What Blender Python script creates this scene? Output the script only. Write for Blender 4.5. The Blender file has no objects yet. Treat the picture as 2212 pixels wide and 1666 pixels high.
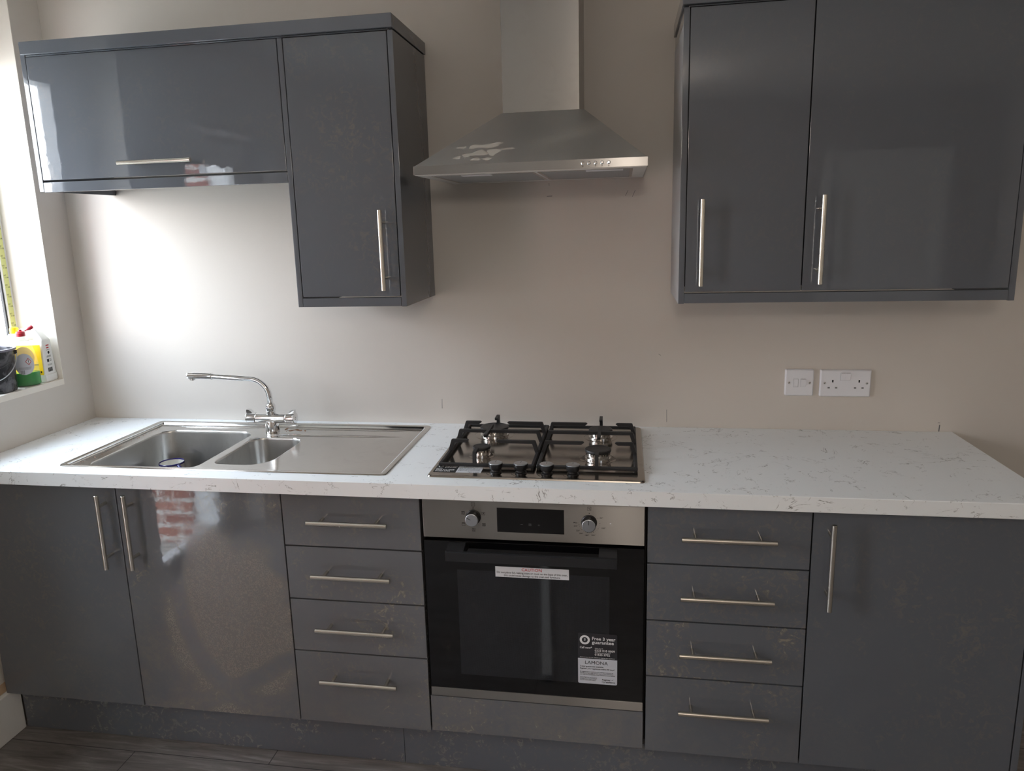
import bpy, bmesh, math, random
from mathutils import Vector, Matrix
random.seed(7)
SC = bpy.context.scene
COL = SC.collection
PI = math.pi

# ------------------------------------------------------------------ camera
W, H = 2212, 1666
cam_d = bpy.data.cameras.new('camera')
cam_d.sensor_fit = 'HORIZONTAL'; cam_d.sensor_width = 36.0
cam_d.lens = 1583.81 / W * 36.0
cam_d.shift_x = 26.93 / W; cam_d.shift_y = -26.35 / W
cam_d.clip_start = 0.05
cam = bpy.data.objects.new('camera', cam_d); COL.objects.link(cam)
Fw = Vector((-0.16631437, 0.96593497, -0.19826537)); Rt = Vector((0.98605875, 0.16398811, -0.02821414)); Up = Vector((-0.00526014, 0.20019372, 0.97974221))
m = Matrix((Rt, Up, -Fw)).transposed().to_4x4(); m.translation = Vector((1.94809, -2.37401, 1.57394))
cam.matrix_world = m
SC.camera = cam

# ------------------------------------------------------------------ world and lights
world = bpy.data.worlds.new('sky'); SC.world = world; world.use_nodes = True
wn = world.node_tree; wn.nodes.clear()
w_out = wn.nodes.new('ShaderNodeOutputWorld'); w_bg = wn.nodes.new('ShaderNodeBackground')
w_tc = wn.nodes.new('ShaderNodeTexCoord'); w_sep = wn.nodes.new('ShaderNodeSeparateXYZ'); w_r = wn.nodes.new('ShaderNodeValToRGB')
w_r.color_ramp.elements[0].position = 0.0; w_r.color_ramp.elements[0].color = (0.97, 0.98, 1.0, 1)
w_r.color_ramp.elements[1].position = 0.55; w_r.color_ramp.elements[1].color = (0.72, 0.85, 1.0, 1)
wn.links.new(w_tc.outputs['Generated'], w_sep.inputs[0]); wn.links.new(w_sep.outputs['Z'], w_r.inputs[0])
wn.links.new(w_r.outputs[0], w_bg.inputs['Color']); wn.links.new(w_bg.outputs[0], w_out.inputs[0])
w_bg.inputs['Strength'].default_value = 9.8

def area(name, loc, rot, sx, sy, portal=True, power=0, color=(1, 1, 1)):
    l = bpy.data.lights.new(name, 'AREA'); l.shape = 'RECTANGLE'; l.size = sx; l.size_y = sy
    l.energy = power; l.color = color
    if portal: l.cycles.is_portal = True
    o = bpy.data.objects.new(name, l); COL.objects.link(o); o.location = loc; o.rotation_euler = rot
    return o
# daylight portals in the two openings of the left wall (they only steer sampling of the sky)
area('window_portal', (-0.22, -0.58, 1.70), (0, -PI / 2, 0), 1.20, 0.90)
area('door_portal', (-0.22, -1.86, 1.02), (0, -PI / 2, 0), 2.04, 0.88)
# ceiling bulb, warm
bl = bpy.data.lights.new('ceiling_bulb', 'POINT'); bl.energy = 15; bl.color = (1.0, 0.88, 0.76); bl.shadow_soft_size = 0.11
bo = bpy.data.objects.new('ceiling_bulb', bl); COL.objects.link(bo); bo.location = (1.970, -3.20, 2.03)

SC.view_settings.view_transform = 'Standard'; SC.view_settings.look = 'None'
SC.view_settings.exposure = 0.92; SC.view_settings.gamma = 1.0; SC.view_settings.use_curve_mapping = False
SC.cycles.use_denoising = True; SC.cycles.max_bounces = 10; SC.cycles.diffuse_bounces = 6; SC.cycles.glossy_bounces = 5
SC.cycles.transmission_bounces = 8; SC.cycles.transparent_max_bounces = 8; SC.cycles.caustics_reflective = False; SC.cycles.caustics_refractive = False
SC.cycles.sample_clamp_indirect = 6.0

# ------------------------------------------------------------------ material helpers
def srgb(r, g, b):
    f = lambda c: (c / 12.92 if c <= 0.04045 else ((c + 0.055) / 1.055) ** 2.4)
    return (f(r / 255), f(g / 255), f(b / 255), 1.0)

class NT:
    def __init__(s, name):
        s.m = bpy.data.materials.new(name); s.m.use_nodes = True; s.t = s.m.node_tree; s.t.nodes.clear()
        s.out = s.n('ShaderNodeOutputMaterial'); s.b = s.n('ShaderNodeBsdfPrincipled'); s.l(s.b.outputs[0], s.out.inputs[0])
        s.tc = s.n('ShaderNodeTexCoord'); s.co = s.tc.outputs['Object']
    def n(s, t): return s.t.nodes.new(t)
    def l(s, a, b): s.t.links.new(a, b)
    def set(s, **k):
        names = dict(color='Base Color', rough='Roughness', metal='Metallic', ior='IOR', spec='Specular IOR Level', trans='Transmission Weight',
                     coat='Coat Weight', coat_rough='Coat Roughness', aniso='Anisotropic', alpha='Alpha', normal='Normal', tangent='Tangent')
        for a, v in k.items():
            i = s.b.inputs[names[a]]
            if hasattr(v, 'is_output') or isinstance(v, bpy.types.NodeSocket): s.l(v, i)
            else: i.default_value = v
        return s
    def map(s, scale=(1, 1, 1), loc=(0, 0, 0), rot=(0, 0, 0), src=None):
        q = s.n('ShaderNodeMapping'); q.inputs['Scale'].default_value = scale; q.inputs['Location'].default_value = loc; q.inputs['Rotation'].default_value = rot
        s.l(src or s.co, q.inputs[0]); return q.outputs[0]
    def noise(s, scale, detail=4, rough=.55, src=None, dist=0.0):
        q = s.n('ShaderNodeTexNoise'); q.inputs['Scale'].default_value = scale; q.inputs['Detail'].default_value = detail
        q.inputs['Roughness'].default_value = rough; q.inputs['Distortion'].default_value = dist
        s.l(src or s.co, q.inputs['Vector']); return q.outputs['Fac']
    def voro(s, scale, feature='F1', src=None):
        q = s.n('ShaderNodeTexVoronoi'); q.feature = feature; q.inputs['Scale'].default_value = scale
        s.l(src or s.co, q.inputs['Vector']); return q.outputs['Distance']
    def ramp(s, fac, *stops):
        q = s.n('ShaderNodeValToRGB'); e = q.color_ramp.elements
        while len(e) < len(stops): e.new(0.5)
        for k, (p, c) in enumerate(stops):
            e[k].position = p; e[k].color = c if hasattr(c, '__len__') else (c, c, c, 1)
        s.l(fac, q.inputs[0]); return q.outputs[0]
    def math(s, op, a, b=None, clamp=False):
        q = s.n('ShaderNodeMath'); q.operation = op; q.use_clamp = clamp
        for i, v in enumerate((a, b)):
            if v is None: continue
            if isinstance(v, (int, float)): q.inputs[i].default_value = v
            else: s.l(v, q.inputs[i])
        return q.outputs[0]
    def mix(s, fac, a, b):
        q = s.n('ShaderNodeMix'); q.data_type = 'RGBA'
        for i, v in ((0, fac), (6, a), (7, b)):
            if isinstance(v, bpy.types.NodeSocket): s.l(v, q.inputs[i])
            else: q.inputs[i].default_value = v
        return q.outputs[2]
    def mixf(s, fac, a, b):
        q = s.n('ShaderNodeMix'); q.data_type = 'FLOAT'
        for i, v in ((0, fac), (2, a), (3, b)):
            if isinstance(v, bpy.types.NodeSocket): s.l(v, q.inputs[i])
            else: q.inputs[i].default_value = v
        return q.outputs[0]
    def bump(s, h, strength=.1, dist=.001):
        q = s.n('ShaderNodeBump'); q.inputs['Strength'].default_value = strength; q.inputs['Distance'].default_value = dist
        s.l(h, q.inputs['Height']); s.set(normal=q.outputs[0]); return q.outputs[0]
    def sep(s, src=None):
        q = s.n('ShaderNodeSeparateXYZ'); s.l(src or s.co, q.inputs[0]); return q.outputs
    def vec(s, v):
        q = s.n('ShaderNodeCombineXYZ')
        for i in range(3): q.inputs[i].default_value = v[i]
        return q.outputs[0]

def simple(name, col, rough=.5, metal=0.0, **k):
    t = NT(name); t.set(color=col, rough=rough, metal=metal, **k); return t.m

def paint(name, col, bump=.05):
    t = NT(name)
    f = t.noise(2.3, 3); c2 = tuple(x * .955 for x in col[:3]) + (1,)
    t.set(color=t.mix(f, col, c2), rough=.75, spec=.3)
    t.bump(t.noise(190, 3), bump, .001); return t.m

GREY = srgb(94, 98, 105)
DUST = srgb(140, 128, 108)
def gloss(name, amount=.25, seed=0.0, low=0.0, droplets=0.0, rough=.035, haze=0.0):
    """high-gloss grey foil with building dust: amount everywhere, low more towards the bottom edge, droplets dried splashes"""
    t = NT(name)
    mp = t.map(loc=(seed, seed * 1.7, seed * .6))
    a = t.noise(5.0, 6, .62, mp, .6)
    b = t.noise(46.0, 5, .7, mp, 1.2)
    sx, sy, sz = t.sep()
    patch = t.ramp(a, (.42, 0.0), (.72, 1.0))
    fine = t.ramp(b, (.50, 0.0), (.66, 1.0))
    d = t.math('MULTIPLY', patch, fine)
    d = t.math('MULTIPLY', d, amount)
    if low:
        g = t.math('MULTIPLY', t.math('SUBTRACT', .47, sz), low * 1.6, True)
        g = t.math('MULTIPLY', g, t.ramp(t.noise(9, 5, .6, mp, .8), (.36, 0.0), (.68, 1.0)))
        d = t.math('MAXIMUM', d, t.math('MULTIPLY', g, t.ramp(b, (.36, .25), (.62, 1.0))))
    if droplets:
        # one big splash zone with a wiped arc through it
        ex = t.math('DIVIDE', t.math('SUBTRACT', sx, .31), .22); ez = t.math('DIVIDE', t.math('SUBTRACT', sz, .27), .36)
        e = t.math('ADD', t.math('MULTIPLY', ex, ex), t.math('MULTIPLY', ez, ez))
        e = t.math('ADD', e, t.math('MULTIPLY', t.math('SUBTRACT', t.noise(8, 4, .6, mp, .5), .5), 1.3))
        zone = t.ramp(e, (.62, 1.0), (1.0, 0.0))
        # arc
        ax = t.math('SUBTRACT', sx, .42); az = t.math('MULTIPLY', t.math('SUBTRACT', sz, .40), .72)
        rr = t.math('SQRT', t.math('ADD', t.math('MULTIPLY', ax, ax), t.math('MULTIPLY', az, az)))
        arc = t.ramp(t.math('ABSOLUTE', t.math('SUBTRACT', rr, .265)), (.010, 0.0), (.034, 1.0))
        arc2 = t.math('ABSOLUTE', t.math('SUBTRACT', t.math('ADD', t.math('MULTIPLY', sx, -.55), sz), -.078))
        arc2 = t.ramp(t.math('ADD', arc2, t.math('MULTIPLY', t.noise(14, 3, .5, mp), .05)), (.035, 0.1), (.06, 1.0))
        zone = t.math('MULTIPLY', zone, t.math('MULTIPLY', arc, arc2))
        v = t.voro(125, 'F1', mp)
        ring = t.ramp(v, (.30, .30), (.46, .9), (.60, .45))
        zone = t.math('MULTIPLY', zone, ring)
        d = t.math('MAXIMUM', d, t.math('MULTIPLY', zone, droplets))
    sc = t.map(scale=(26, 26, 9), loc=(seed, 0, seed), rot=(.0, .5, .0))
    scr = t.ramp(t.voro(1.0, 'DISTANCE_TO_EDGE', sc), (.0, 1.0), (.012, 0.0))
    scr = t.math('MULTIPLY', scr, t.ramp(t.noise(3.1, 3, .5, mp), (.57, 0.0), (.66, .16 * min(1, amount * 2.5))))
    d = t.math('MAXIMUM', d, scr, True)
    t.set(color=t.mix(d, t.mix(haze, GREY, srgb(118, 115, 111)), DUST), rough=t.mixf(d, rough, .62), ior=1.62)
    bp = t.n('ShaderNodeBump'); bp.inputs['Strength'].default_value = .05; bp.inputs['Distance'].default_value = .0012
    t.l(t.noise(70, 2, .4), bp.inputs['Height']); t.set(normal=bp.outputs[0])
    return t.m

def steel(name, base=(.60, .59, .57, 1), rough=.28, tangent=(0, 0, 1), aniso=.75, dirt=.0, dcol=None, seed=0.0, var=.06):
    t = NT(name)
    sm = t.noise(7.0, 5, .6, t.map(loc=(seed, seed, 0)), .7)
    r = t.math('ADD', rough - .01, t.math('MULTIPLY', t.ramp(sm, (.4, 0.0), (.75, 1.0)), var))
    col = t.mix(sm, tuple(x * .95 for x in base[:3]) + (1,), base)
    met = 1.0
    if dirt:
        f = t.ramp(t.noise(16, 6, .68, t.map(loc=(seed + 3, 1, 2)), 1.0), (.52, 0.0), (.74, dirt))
        f = t.math('MULTIPLY', f, t.ramp(t.noise(4, 2), (.40, .2), (.62, 1.0)))
        col = t.mix(f, col, dcol or srgb(165, 160, 150)); met = t.mixf(f, 1.0, .15); r = t.mixf(f, r, .6)
    if name == 'hood_steel':
        k1 = t.ramp(t.voro(420), (.22, 1.0), (.36, 0.0)); zn = t.ramp(t.noise(8.5, 3, .5, t.map(loc=(4.2, .7, 1.1))), (.50, 0.0), (.60, .75))
        f2 = t.math('MULTIPLY', k1, zn); col = t.mix(f2, col, srgb(196, 190, 178)); met = t.mixf(f2, met, .1); r = t.mixf(f2, r, .6)
    t.set(color=col, rough=r, metal=met, aniso=aniso, tangent=t.vec(tangent)); return t.m

M = {}
M['wall'] = paint('cream_wall_paint', srgb(212, 205, 197))
M['ceiling'] = paint('ceiling_paint', srgb(240, 238, 234))
M['reveal'] = paint('white_reveal_paint', srgb(238, 232, 222))
M['white_gloss'] = simple('white_gloss_paint', srgb(232, 231, 228), .3)
M['upvc'] = simple('white_upvc', srgb(238, 238, 238), .25)
M['plastic_white'] = simple('white_moulded_plastic', srgb(232, 232, 236), .32)
M['plaster'] = paint('bare_plaster', srgb(196, 168, 138))
M['gap'] = simple('carcass_dark', srgb(26, 25, 25), .8)
M['carcass'] = simple('grey_melamine', srgb(92, 93, 96), .5)
M['underside'] = simple('white_melamine', srgb(225, 222, 216), .5)
M['black'] = simple('black_plastic', srgb(20, 20, 22), .38)
M['ink'] = simple('black_ink', srgb(22, 22, 24), .6)
M['white_ink'] = simple('white_ink', srgb(225, 225, 225), .6)
M['red_ink'] = simple('red_ink', srgb(190, 30, 45), .6)
M['grey_ink'] = simple('grey_ink', srgb(110, 110, 112), .6)
M['chrome'] = simple('chrome', (.82, .82, .83, 1), .06, 1.0)
M['chrome_dull'] = simple('polished_steel', (.72, .71, .69, 1), .16, 1.0)
M['steel_face'] = steel('brushed_steel_face', (.38, .37, .36, 1), .33, aniso=1.0, var=.0)
M['steel_knob'] = steel('steel_knob', (.52, .55, .59, 1), .34, aniso=.0)
M['steel_hood'] = steel('hood_steel', (.48, .475, .46, 1), .33, (0, 0, 1), .85, .55, srgb(178, 172, 160), 2.0)
M['steel_chimney'] = steel('chimney_steel', (.37, .36, .345, 1), .30, (0, 0, 1), .9, .10, srgb(90, 82, 76), 5.0)
M['steel_hob'] = steel('hob_steel', (.36, .33, .30, 1), .15, (0, 1, 0), .3, .25, srgb(165, 158, 150), 1.0)
M['steel_sink'] = steel('sink_steel', (.60, .585, .56, 1), .13, (0, 1, 0), .35, .12, srgb(185, 178, 168), 9.0)
M['steel_bowl'] = steel('sink_bowl_steel', (.55, .54, .52, 1), .30, (0, 0, 1), .3, .22, srgb(120, 104, 88), 4.0)
M['steel_bar'] = steel('handle_steel', (.66, .62, .55, 1), .24, (0, 0, 1), .0)
M['cast'] = simple('cast_iron', srgb(34, 34, 36), .55)
M['enamel'] = simple('burner_enamel', srgb(28, 28, 30), .45)

def glass_mat(name, col=(1, 1, 1, 1), rough=0.0, ior=1.45):
    """thin clear glass: straight-through transparency plus its own mirror reflection"""
    t = NT(name); t.t.nodes.remove(t.b)
    tr = t.n('ShaderNodeBsdfTransparent'); tr.inputs[0].default_value = col
    gl = t.n('ShaderNodeBsdfGlossy'); gl.inputs['Roughness'].default_value = rough
    fr = t.n('ShaderNodeFresnel'); fr.inputs[0].default_value = ior
    geo = t.n('ShaderNodeNewGeometry'); fac = t.math('MULTIPLY', fr.outputs[0], t.math('SUBTRACT', 1.0, geo.outputs['Backfacing']))
    mx = t.n('ShaderNodeMixShader'); t.l(fac, mx.inputs[0]); t.l(tr.outputs[0], mx.inputs[1]); t.l(gl.outputs[0], mx.inputs[2]); t.l(mx.outputs[0], t.out.inputs[0])
    return t.m
M['pane'] = glass_mat('window_glass')

def worktop_mat():
    t = NT('white_veined_laminate')
    def veins(scale, seed, lo, hi, th, strength):
        mp = t.map(loc=(seed, seed * .7, seed * .3), scale=(1, 1.0, 1.35), rot=(0, 0, .5))
        wob = t.noise(scale, 6, .62, mp, .9)
        line = t.ramp(t.math('ABSOLUTE', t.math('SUBTRACT', wob, .5)), (0.0, 1.0), (th, 0.0))
        mask = t.ramp(t.noise(scale * 3.1, 3, .6, t.map(loc=(seed + 9, 2, 5))), (lo, 0.0), (hi, 1.0))
        return t.math('MULTIPLY', t.math('MULTIPLY', line, mask), strength)
    v = t.math('MAXIMUM', veins(4.6, 1.3, .50, .58, .0046, .95), veins(10.0, 4.1, .56, .62, .0062, .8))
    sp = t.ramp(t.voro(38, 'F1'), (.035, .8), (.06, 0.0))
    sp = t.math('MULTIPLY', sp, t.ramp(t.noise(11, 2), (.55, 0.0), (.60, 1.0)))
    d = t.math('MAXIMUM', v, sp, True)
    base = t.mix(t.noise(3, 4), srgb(243, 245, 245), srgb(235, 238, 240))
    t.set(color=t.mix(d, base, srgb(96, 90, 84)), rough=.33, spec=.45); return t.m
M['worktop'] = worktop_mat()

def floor_mat():
    t = NT('grey_oak_vinyl')
    br = t.n('ShaderNodeTexBrick'); br.inputs['Scale'].default_value = 1.0; br.inputs['Brick Width'].default_value = 1.2; br.inputs['Row Height'].default_value = .18
    br.inputs['Mortar Size'].default_value = .0015; br.inputs['Color1'].default_value = (.35, .35, .35, 1); br.inputs['Color2'].default_value = (.65, .65, .65, 1); br.inputs['Mortar'].default_value = (0, 0, 0, 1)
    br.offset = .37
    t.l(t.map(loc=(.3, .05, 0)), br.inputs['Vector'])
    gr = t.noise(3.0, 8, .68, t.map(scale=(1.3, 13, 1)), 1.4)
    big = t.noise(2.2, 3, .5, t.map(scale=(1, 3, 1)))
    c = t.ramp(gr, (.30, srgb(88, 83, 80)), (.55, srgb(130, 125, 122)), (.75, srgb(165, 161, 158)))
    c = t.mix(t.math('MULTIPLY', big, .5), c, srgb(80, 72, 66))
    c = t.mix(t.ramp(br.outputs['Color'], (.0, 1.0), (.2, 0.0)), c, srgb(40, 38, 36))
    t.set(color=c, rough=.32); t.bump(gr, .12, .001); return t.m
M['floor'] = floor_mat()

def brick_mat(front=False):
    t = NT('red_brick')
    br = t.n('ShaderNodeTexBrick'); br.inputs['Scale'].default_value = 1.0; br.inputs['Brick Width'].default_value = .225; br.inputs['Row Height'].default_value = .075
    br.inputs['Mortar Size'].default_value = .010; br.inputs['Color1'].default_value = srgb(150, 80, 62); br.inputs['Color2'].default_value = srgb(176, 104, 82); br.inputs['Mortar'].default_value = srgb(225, 222, 216)
    sx, sy, sz = t.sep(); cm = t.n('ShaderNodeCombineXYZ'); t.l(sx if front else sy, cm.inputs[0]); t.l(sz, cm.inputs[1]); t.l(cm.outputs[0], br.inputs['Vector'])
    t.set(color=br.outputs['Color'], rough=.85); return t.m
M['brick'] = brick_mat(); M['brick_y'] = brick_mat(True)

# ------------------------------------------------------------------ mesh builder
class MB:
    def __init__(s): s.bm = bmesh.new()
    def _v(s, p): return s.bm.verts.new(p)
    def box(s, x0, x1, y0, y1, z0, z1, bev=0.0, seg=2):
        b = s.bm
        vs = [s._v((x, y, z)) for x in (x0, x1) for y in (y0, y1) for z in (z0, z1)]
        fs = [b.faces.new([vs[i] for i in q]) for q in ((0, 1, 3, 2), (4, 6, 7, 5), (0, 4, 5, 1), (2, 3, 7, 6), (0, 2, 6, 4), (1, 5, 7, 3))]
        if bev:
            es = list({e for f in fs for e in f.edges})
            bmesh.ops.bevel(b, geom=es, offset=bev, segments=seg, affect='EDGES', profile=.5)
        return s
    def ring(s, pts): return [s._v(p) for p in pts]
    def bridge(s, a, c):
        n = len(a)
        for i in range(n): s.bm.faces.new((a[i], a[(i + 1) % n], c[(i + 1) % n], c[i]))
    def loft(s, loops, cap0=True, cap1=True):
        rs = [s.ring(l) for l in loops]
        for a, c in zip(rs, rs[1:]): s.bridge(a, c)
        if cap0: s.bm.faces.new(rs[0][::-1])
        if cap1: s.bm.faces.new(rs[-1])
        return rs
    def cyl(s, p0, p1, r0, r1=None, seg=20, cap=True):
        return s.tube([p0, p1], [r0, r0 if r1 is None else r1], seg, cap)
    def tube(s, pts, r, seg=14, cap=True):
        P = [Vector(p) for p in pts]; n = len(P)
        rr = r if hasattr(r, '__len__') else [r] * n
        T = [(P[min(i + 1, n - 1)] - P[max(i - 1, 0)]).normalized() for i in range(n)]
        u = T[0].orthogonal().normalized(); loops = []
        for i in range(n):
            u = (u - T[i] * u.dot(T[i])).normalized(); w = T[i].cross(u)
            loops.append([P[i] + (u * math.cos(2 * PI * k / seg) + w * math.sin(2 * PI * k / seg)) * rr[i] for k in range(seg)])
        s.loft(loops, cap, cap); return s
    def lathe(s, prof, c, seg=32, axis='Z', cap0=True, cap1=True):
        L = []
        for r, h in prof:
            l = []
            for k in range(seg):
                a = 2 * PI * k / seg; ca, sa = r * math.cos(a), r * math.sin(a)
                if axis == 'Z': l.append((c[0] + ca, c[1] + sa, c[2] + h))
                elif axis == 'Y': l.append((c[0] + ca, c[1] - h, c[2] + sa))   # grows towards the room (-y)
                else: l.append((c[0] + h, c[1] + ca, c[2] + sa))
            L.append(l)
        s.loft(L, cap0, cap1); return s
    def prism(s, poly, axis, a0, a1):
        f = {'X': lambda u, v, a: (a, u, v), 'Y': lambda u, v, a: (u, a, v), 'Z': lambda u, v, a: (u, v, a)}[axis]
        s.loft([[f(u, v, a0) for u, v in poly], [f(u, v, a1) for u, v in poly]]); return s
    def face(s, pts): s.bm.faces.new([s._v(p) for p in pts]); return s
    def holed(s, loops):
        """fill between an outer ring of verts and inner rings"""
        es = []
        for r in loops:
            for i in range(len(r)):
                e = s.bm.edges.get((r[i], r[(i + 1) % len(r)])) or s.bm.edges.new((r[i], r[(i + 1) % len(r)])); es.append(e)
        bmesh.ops.triangle_fill(s.bm, use_beauty=True, use_dissolve=False, edges=es)
    def text(s, body, pos, size, plane='Y', align='CENTER', bold=0.0, depth=.0004, width=None, italic=False):
        cu = bpy.data.curves.new('t', 'FONT'); cu.body = body; cu.size = size; cu.align_x = align; cu.align_y = 'CENTER'; cu.offset = bold * size * .55; cu.extrude = depth; cu.resolution_u = 2
        if italic: cu.shear = .2
        o = bpy.data.objects.new('t', cu); COL.objects.link(o)
        dg = bpy.context.evaluated_depsgraph_get(); me = bpy.data.meshes.new_from_object(o.evaluated_get(dg))
        if me.vertices:
            xs = [v.co.x for v in me.vertices]; wd = max(xs) - min(xs); k = width / wd if width and wd else 1.0
            P = Vector(pos)
            R = {'Y': lambda v: Vector((v.x * k, -v.z, v.y)), 'Z': lambda v: Vector((v.x * k, v.y, v.z)), 'X': lambda v: Vector((v.z, v.x * k, v.y))}[plane]
            for v in me.vertices: v.co = R(v.co) + P
            s.bm.from_mesh(me)
        bpy.data.objects.remove(o); bpy.data.curves.remove(cu); bpy.data.meshes.remove(me); return s

def rrect(x0, x1, y0, y1, r, n=6):
    rr = r if hasattr(r, '__len__') else (r,) * 4     # corners: x1y1, x0y1, x0y0, x1y0
    out = []
    for (cx, cy, sx, sy, a0), q in zip(((x1, y1, -1, -1, 0), (x0, y1, 1, -1, 90), (x0, y0, 1, 1, 180), (x1, y0, -1, 1, 270)), rr):
        for k in range(n + 1):
            a = math.radians(a0 + 90 * k / n); out.append((cx + sx * q + q * math.cos(a), cy + sy * q + q * math.sin(a)))
    return out
def at_z(poly, z): return [(x, y, z) for x, y in poly]

ROOT = {}
def base_of(o):
    while o.parent: o = o.parent
    return Vector(ROOT.get(o.name, (0, 0, 0)))
def part(name, mb, mat, parent=None, label=None, smooth=40):
    me = bpy.data.meshes.new(name); bm = mb.bm
    bmesh.ops.recalc_face_normals(bm, faces=bm.faces)
    off = base_of(parent) if parent else Vector((0, 0, 0))
    if off.length: bmesh.ops.translate(bm, vec=-off, verts=bm.verts)
    for f in bm.faces: f.smooth = True
    bm.to_mesh(me); bm.free()
    me.set_sharp_from_angle(angle=math.radians(smooth))
    if isinstance(mat, str): mat = M[mat]
    me.materials.append(mat)
    o = bpy.data.objects.new(name, me); COL.objects.link(o)
    wnm = o.modifiers.new('weighted_normals', 'WEIGHTED_NORMAL'); wnm.keep_sharp = True; wnm.weight = 80
    if parent: o.parent = parent
    if label: o['label'] = label
    return o
def thing(name, label, cat, loc, group=None):
    o = bpy.data.objects.new(name, None); COL.objects.link(o); o.location = loc; o.empty_display_size = .05
    o['label'] = label; o['category'] = cat
    if group: o['group'] = group
    ROOT[o.name] = loc; return o
def single(name, mb, mat, label, cat, group=None, **k):
    o = part(name, mb, mat, None, **k); o['label'] = label; o['category'] = cat
    if group: o['group'] = group
    return o
def struct(name, mb, mat, parent=None, **k):
    o = part(name, mb, mat, parent, **k)
    if not parent: o['kind'] = 'structure'
    return o

# ------------------------------------------------------------------ room
XR, YB, ZC = 4.70, -4.40, 2.46
WT = .235
struct('floor', MB().box(-.30, XR + .1, YB - .1, .2, -.08, 0), 'floor')
struct('ceiling', MB().box(-.30, XR + .1, YB - .1, .2, ZC, ZC + .1), 'ceiling')
wall_back = struct('wall_back', MB().box(-.30, XR + .1, 0, .2, 0, ZC), 'wall')
wx = MB()
WY0, WY1, WZ0, WZ1 = -1.03, -.13, 1.086, 2.40      # window opening
DY0, DY1, DZ1 = -2.32, -1.42, 2.06                  # glazed door opening
wx.box(-WT, 0, WY1, 0, 0, ZC).box(-WT, 0, WY0, WY1, 0, WZ0 - .02).box(-WT, 0, WY0, WY1, WZ1, ZC).box(-WT, 0, DY1, WY0, 0, ZC)
wx.box(-WT, 0, DY0, DY1, DZ1, ZC).box(-WT, 0, YB, DY0, 0, ZC)
wall_left = struct('wall_left', wx, 'wall')
struct('wall_right', MB().box(XR, XR + .1, YB - .1, 0, 0, ZC), 'wall')
DX0, DX1, DH = 3.50, 4.28, 1.985                    # white panelled door in the wall behind the camera
wf = MB(); wf.box(-.30, DX0, YB - .1, YB, 0, ZC).box(DX1, XR, YB - .1, YB, 0, ZC).box(DX0, DX1, YB - .1, YB, DH, ZC)
M['taupe'] = paint('taupe_wall_paint', srgb(158, 148, 138))
struct('wall_front', wf, 'taupe')
struct('reflector_board_1', MB().box(0, 1.27, YB, YB + .06, 0, ZC), 'white_gloss')  # unseen white board, added to lighten the left of the chimney's reflection

# window: reveal lining, frame with yellow tape, sash, pane, sill
win = struct('window_1', MB().box(-.215, -.1475, WY0, WY0 + .17, WZ0, WZ1).box(-.215, -.1475, WY1 - .038, WY1, WZ0, WZ1).box(-.215, -.1475, WY0 + .17, WY1 - .038, WZ0, WZ0 + .05)
             .box(-.215, -.1475, WY0 + .17, WY1 - .038, WZ1 - .27, WZ1), 'upvc')
struct('window_sill', MB().box(-.23, .0015, WY0 + .0005, WY1 - .0005, WZ0 - .02, WZ0), 'reveal', win)
struct('reveal_lining', MB().box(-.2299, -.0002, WY1 - .0022, WY1, WZ0, WZ1).box(-.2299, -.0002, WY0, WY0 + .0022, WZ0, WZ1).box(-.2299, -.0002, WY0 + .0022, WY1 - .0022, WZ1 - .0022, WZ1), 'reveal', win)
struct('gasket', MB().box(-.1575, -.149, WY1 - .0445, WY1 - .0382, WZ0 + .05, WZ1 - .27).box(-.1575, -.149, WY0 + .1702, WY0 + .176, WZ0 + .05, WZ1 - .27), 'black', win)
struct('pane', MB().box(-.163, -.158, WY0 + .17, WY1 - .038, WZ0 + .05, WZ1 - .27), 'pane', win)
M['tape'] = simple('yellow_film', srgb(212, 216, 140), .35)
struct('protective_tape', MB().box(-.1475, -.1471, WY1 - .030, WY1 - .010, WZ0 + .05, WZ1 - .1), 'tape', win, label='yellow printed protective film')
tx = MB()
for k in range(30):
    z = 1.15 + k * .033
    tx.text('FIT', (-.1469, WY1 - .0235, z + .0045), .0075, 'X', 'CENTER', 0, .0001); tx.text('T OR', (-.1469, WY1 - .0180, z - .0030), .0070, 'X', 'CENTER', 0, .0001)
part('tape_print', tx, 'ink', win)

# glazed back door in the left wall
d1 = struct('door_1', MB().box(-.215, -.15, DY0, DY0 + .07, 0, DZ1).box(-.215, -.15, DY1 - .03, DY1, 0, DZ1).box(-.215, -.15, DY0 + .07, DY1 - .03, DZ1 - .06, DZ1), 'upvc'); struct('threshold', MB().box(-.215, -.15, DY0 + .07, DY1 - .03, 0, .05), simple('dull_aluminium', srgb(92, 92, 94), .5), d1)
lf = MB(); lf.box(-.205, -.155, DY0 + .07, DY0 + .19, .05, DZ1 - .06).box(-.205, -.155, DY1 - .075, DY1 - .03, .05, DZ1 - .06).box(-.205, -.155, DY0 + .19, DY1 - .075, DZ1 - .14, DZ1 - .06).box(-.205, -.155, DY0 + .19, DY1 - .075, .05, .075)
struct('door_leaf', lf, 'upvc', d1)
struct('pane', MB().box(-.185, -.179, DY0 + .19, DY1 - .075, .075, DZ1 - .14), 'pane', d1)
struct('door_handle', MB().tube([(-.155, DY0 + .13, 1.0), (-.105, DY0 + .13, 1.0), (-.105, DY0 + .25, 1.0)], .009), 'chrome', d1)
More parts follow.
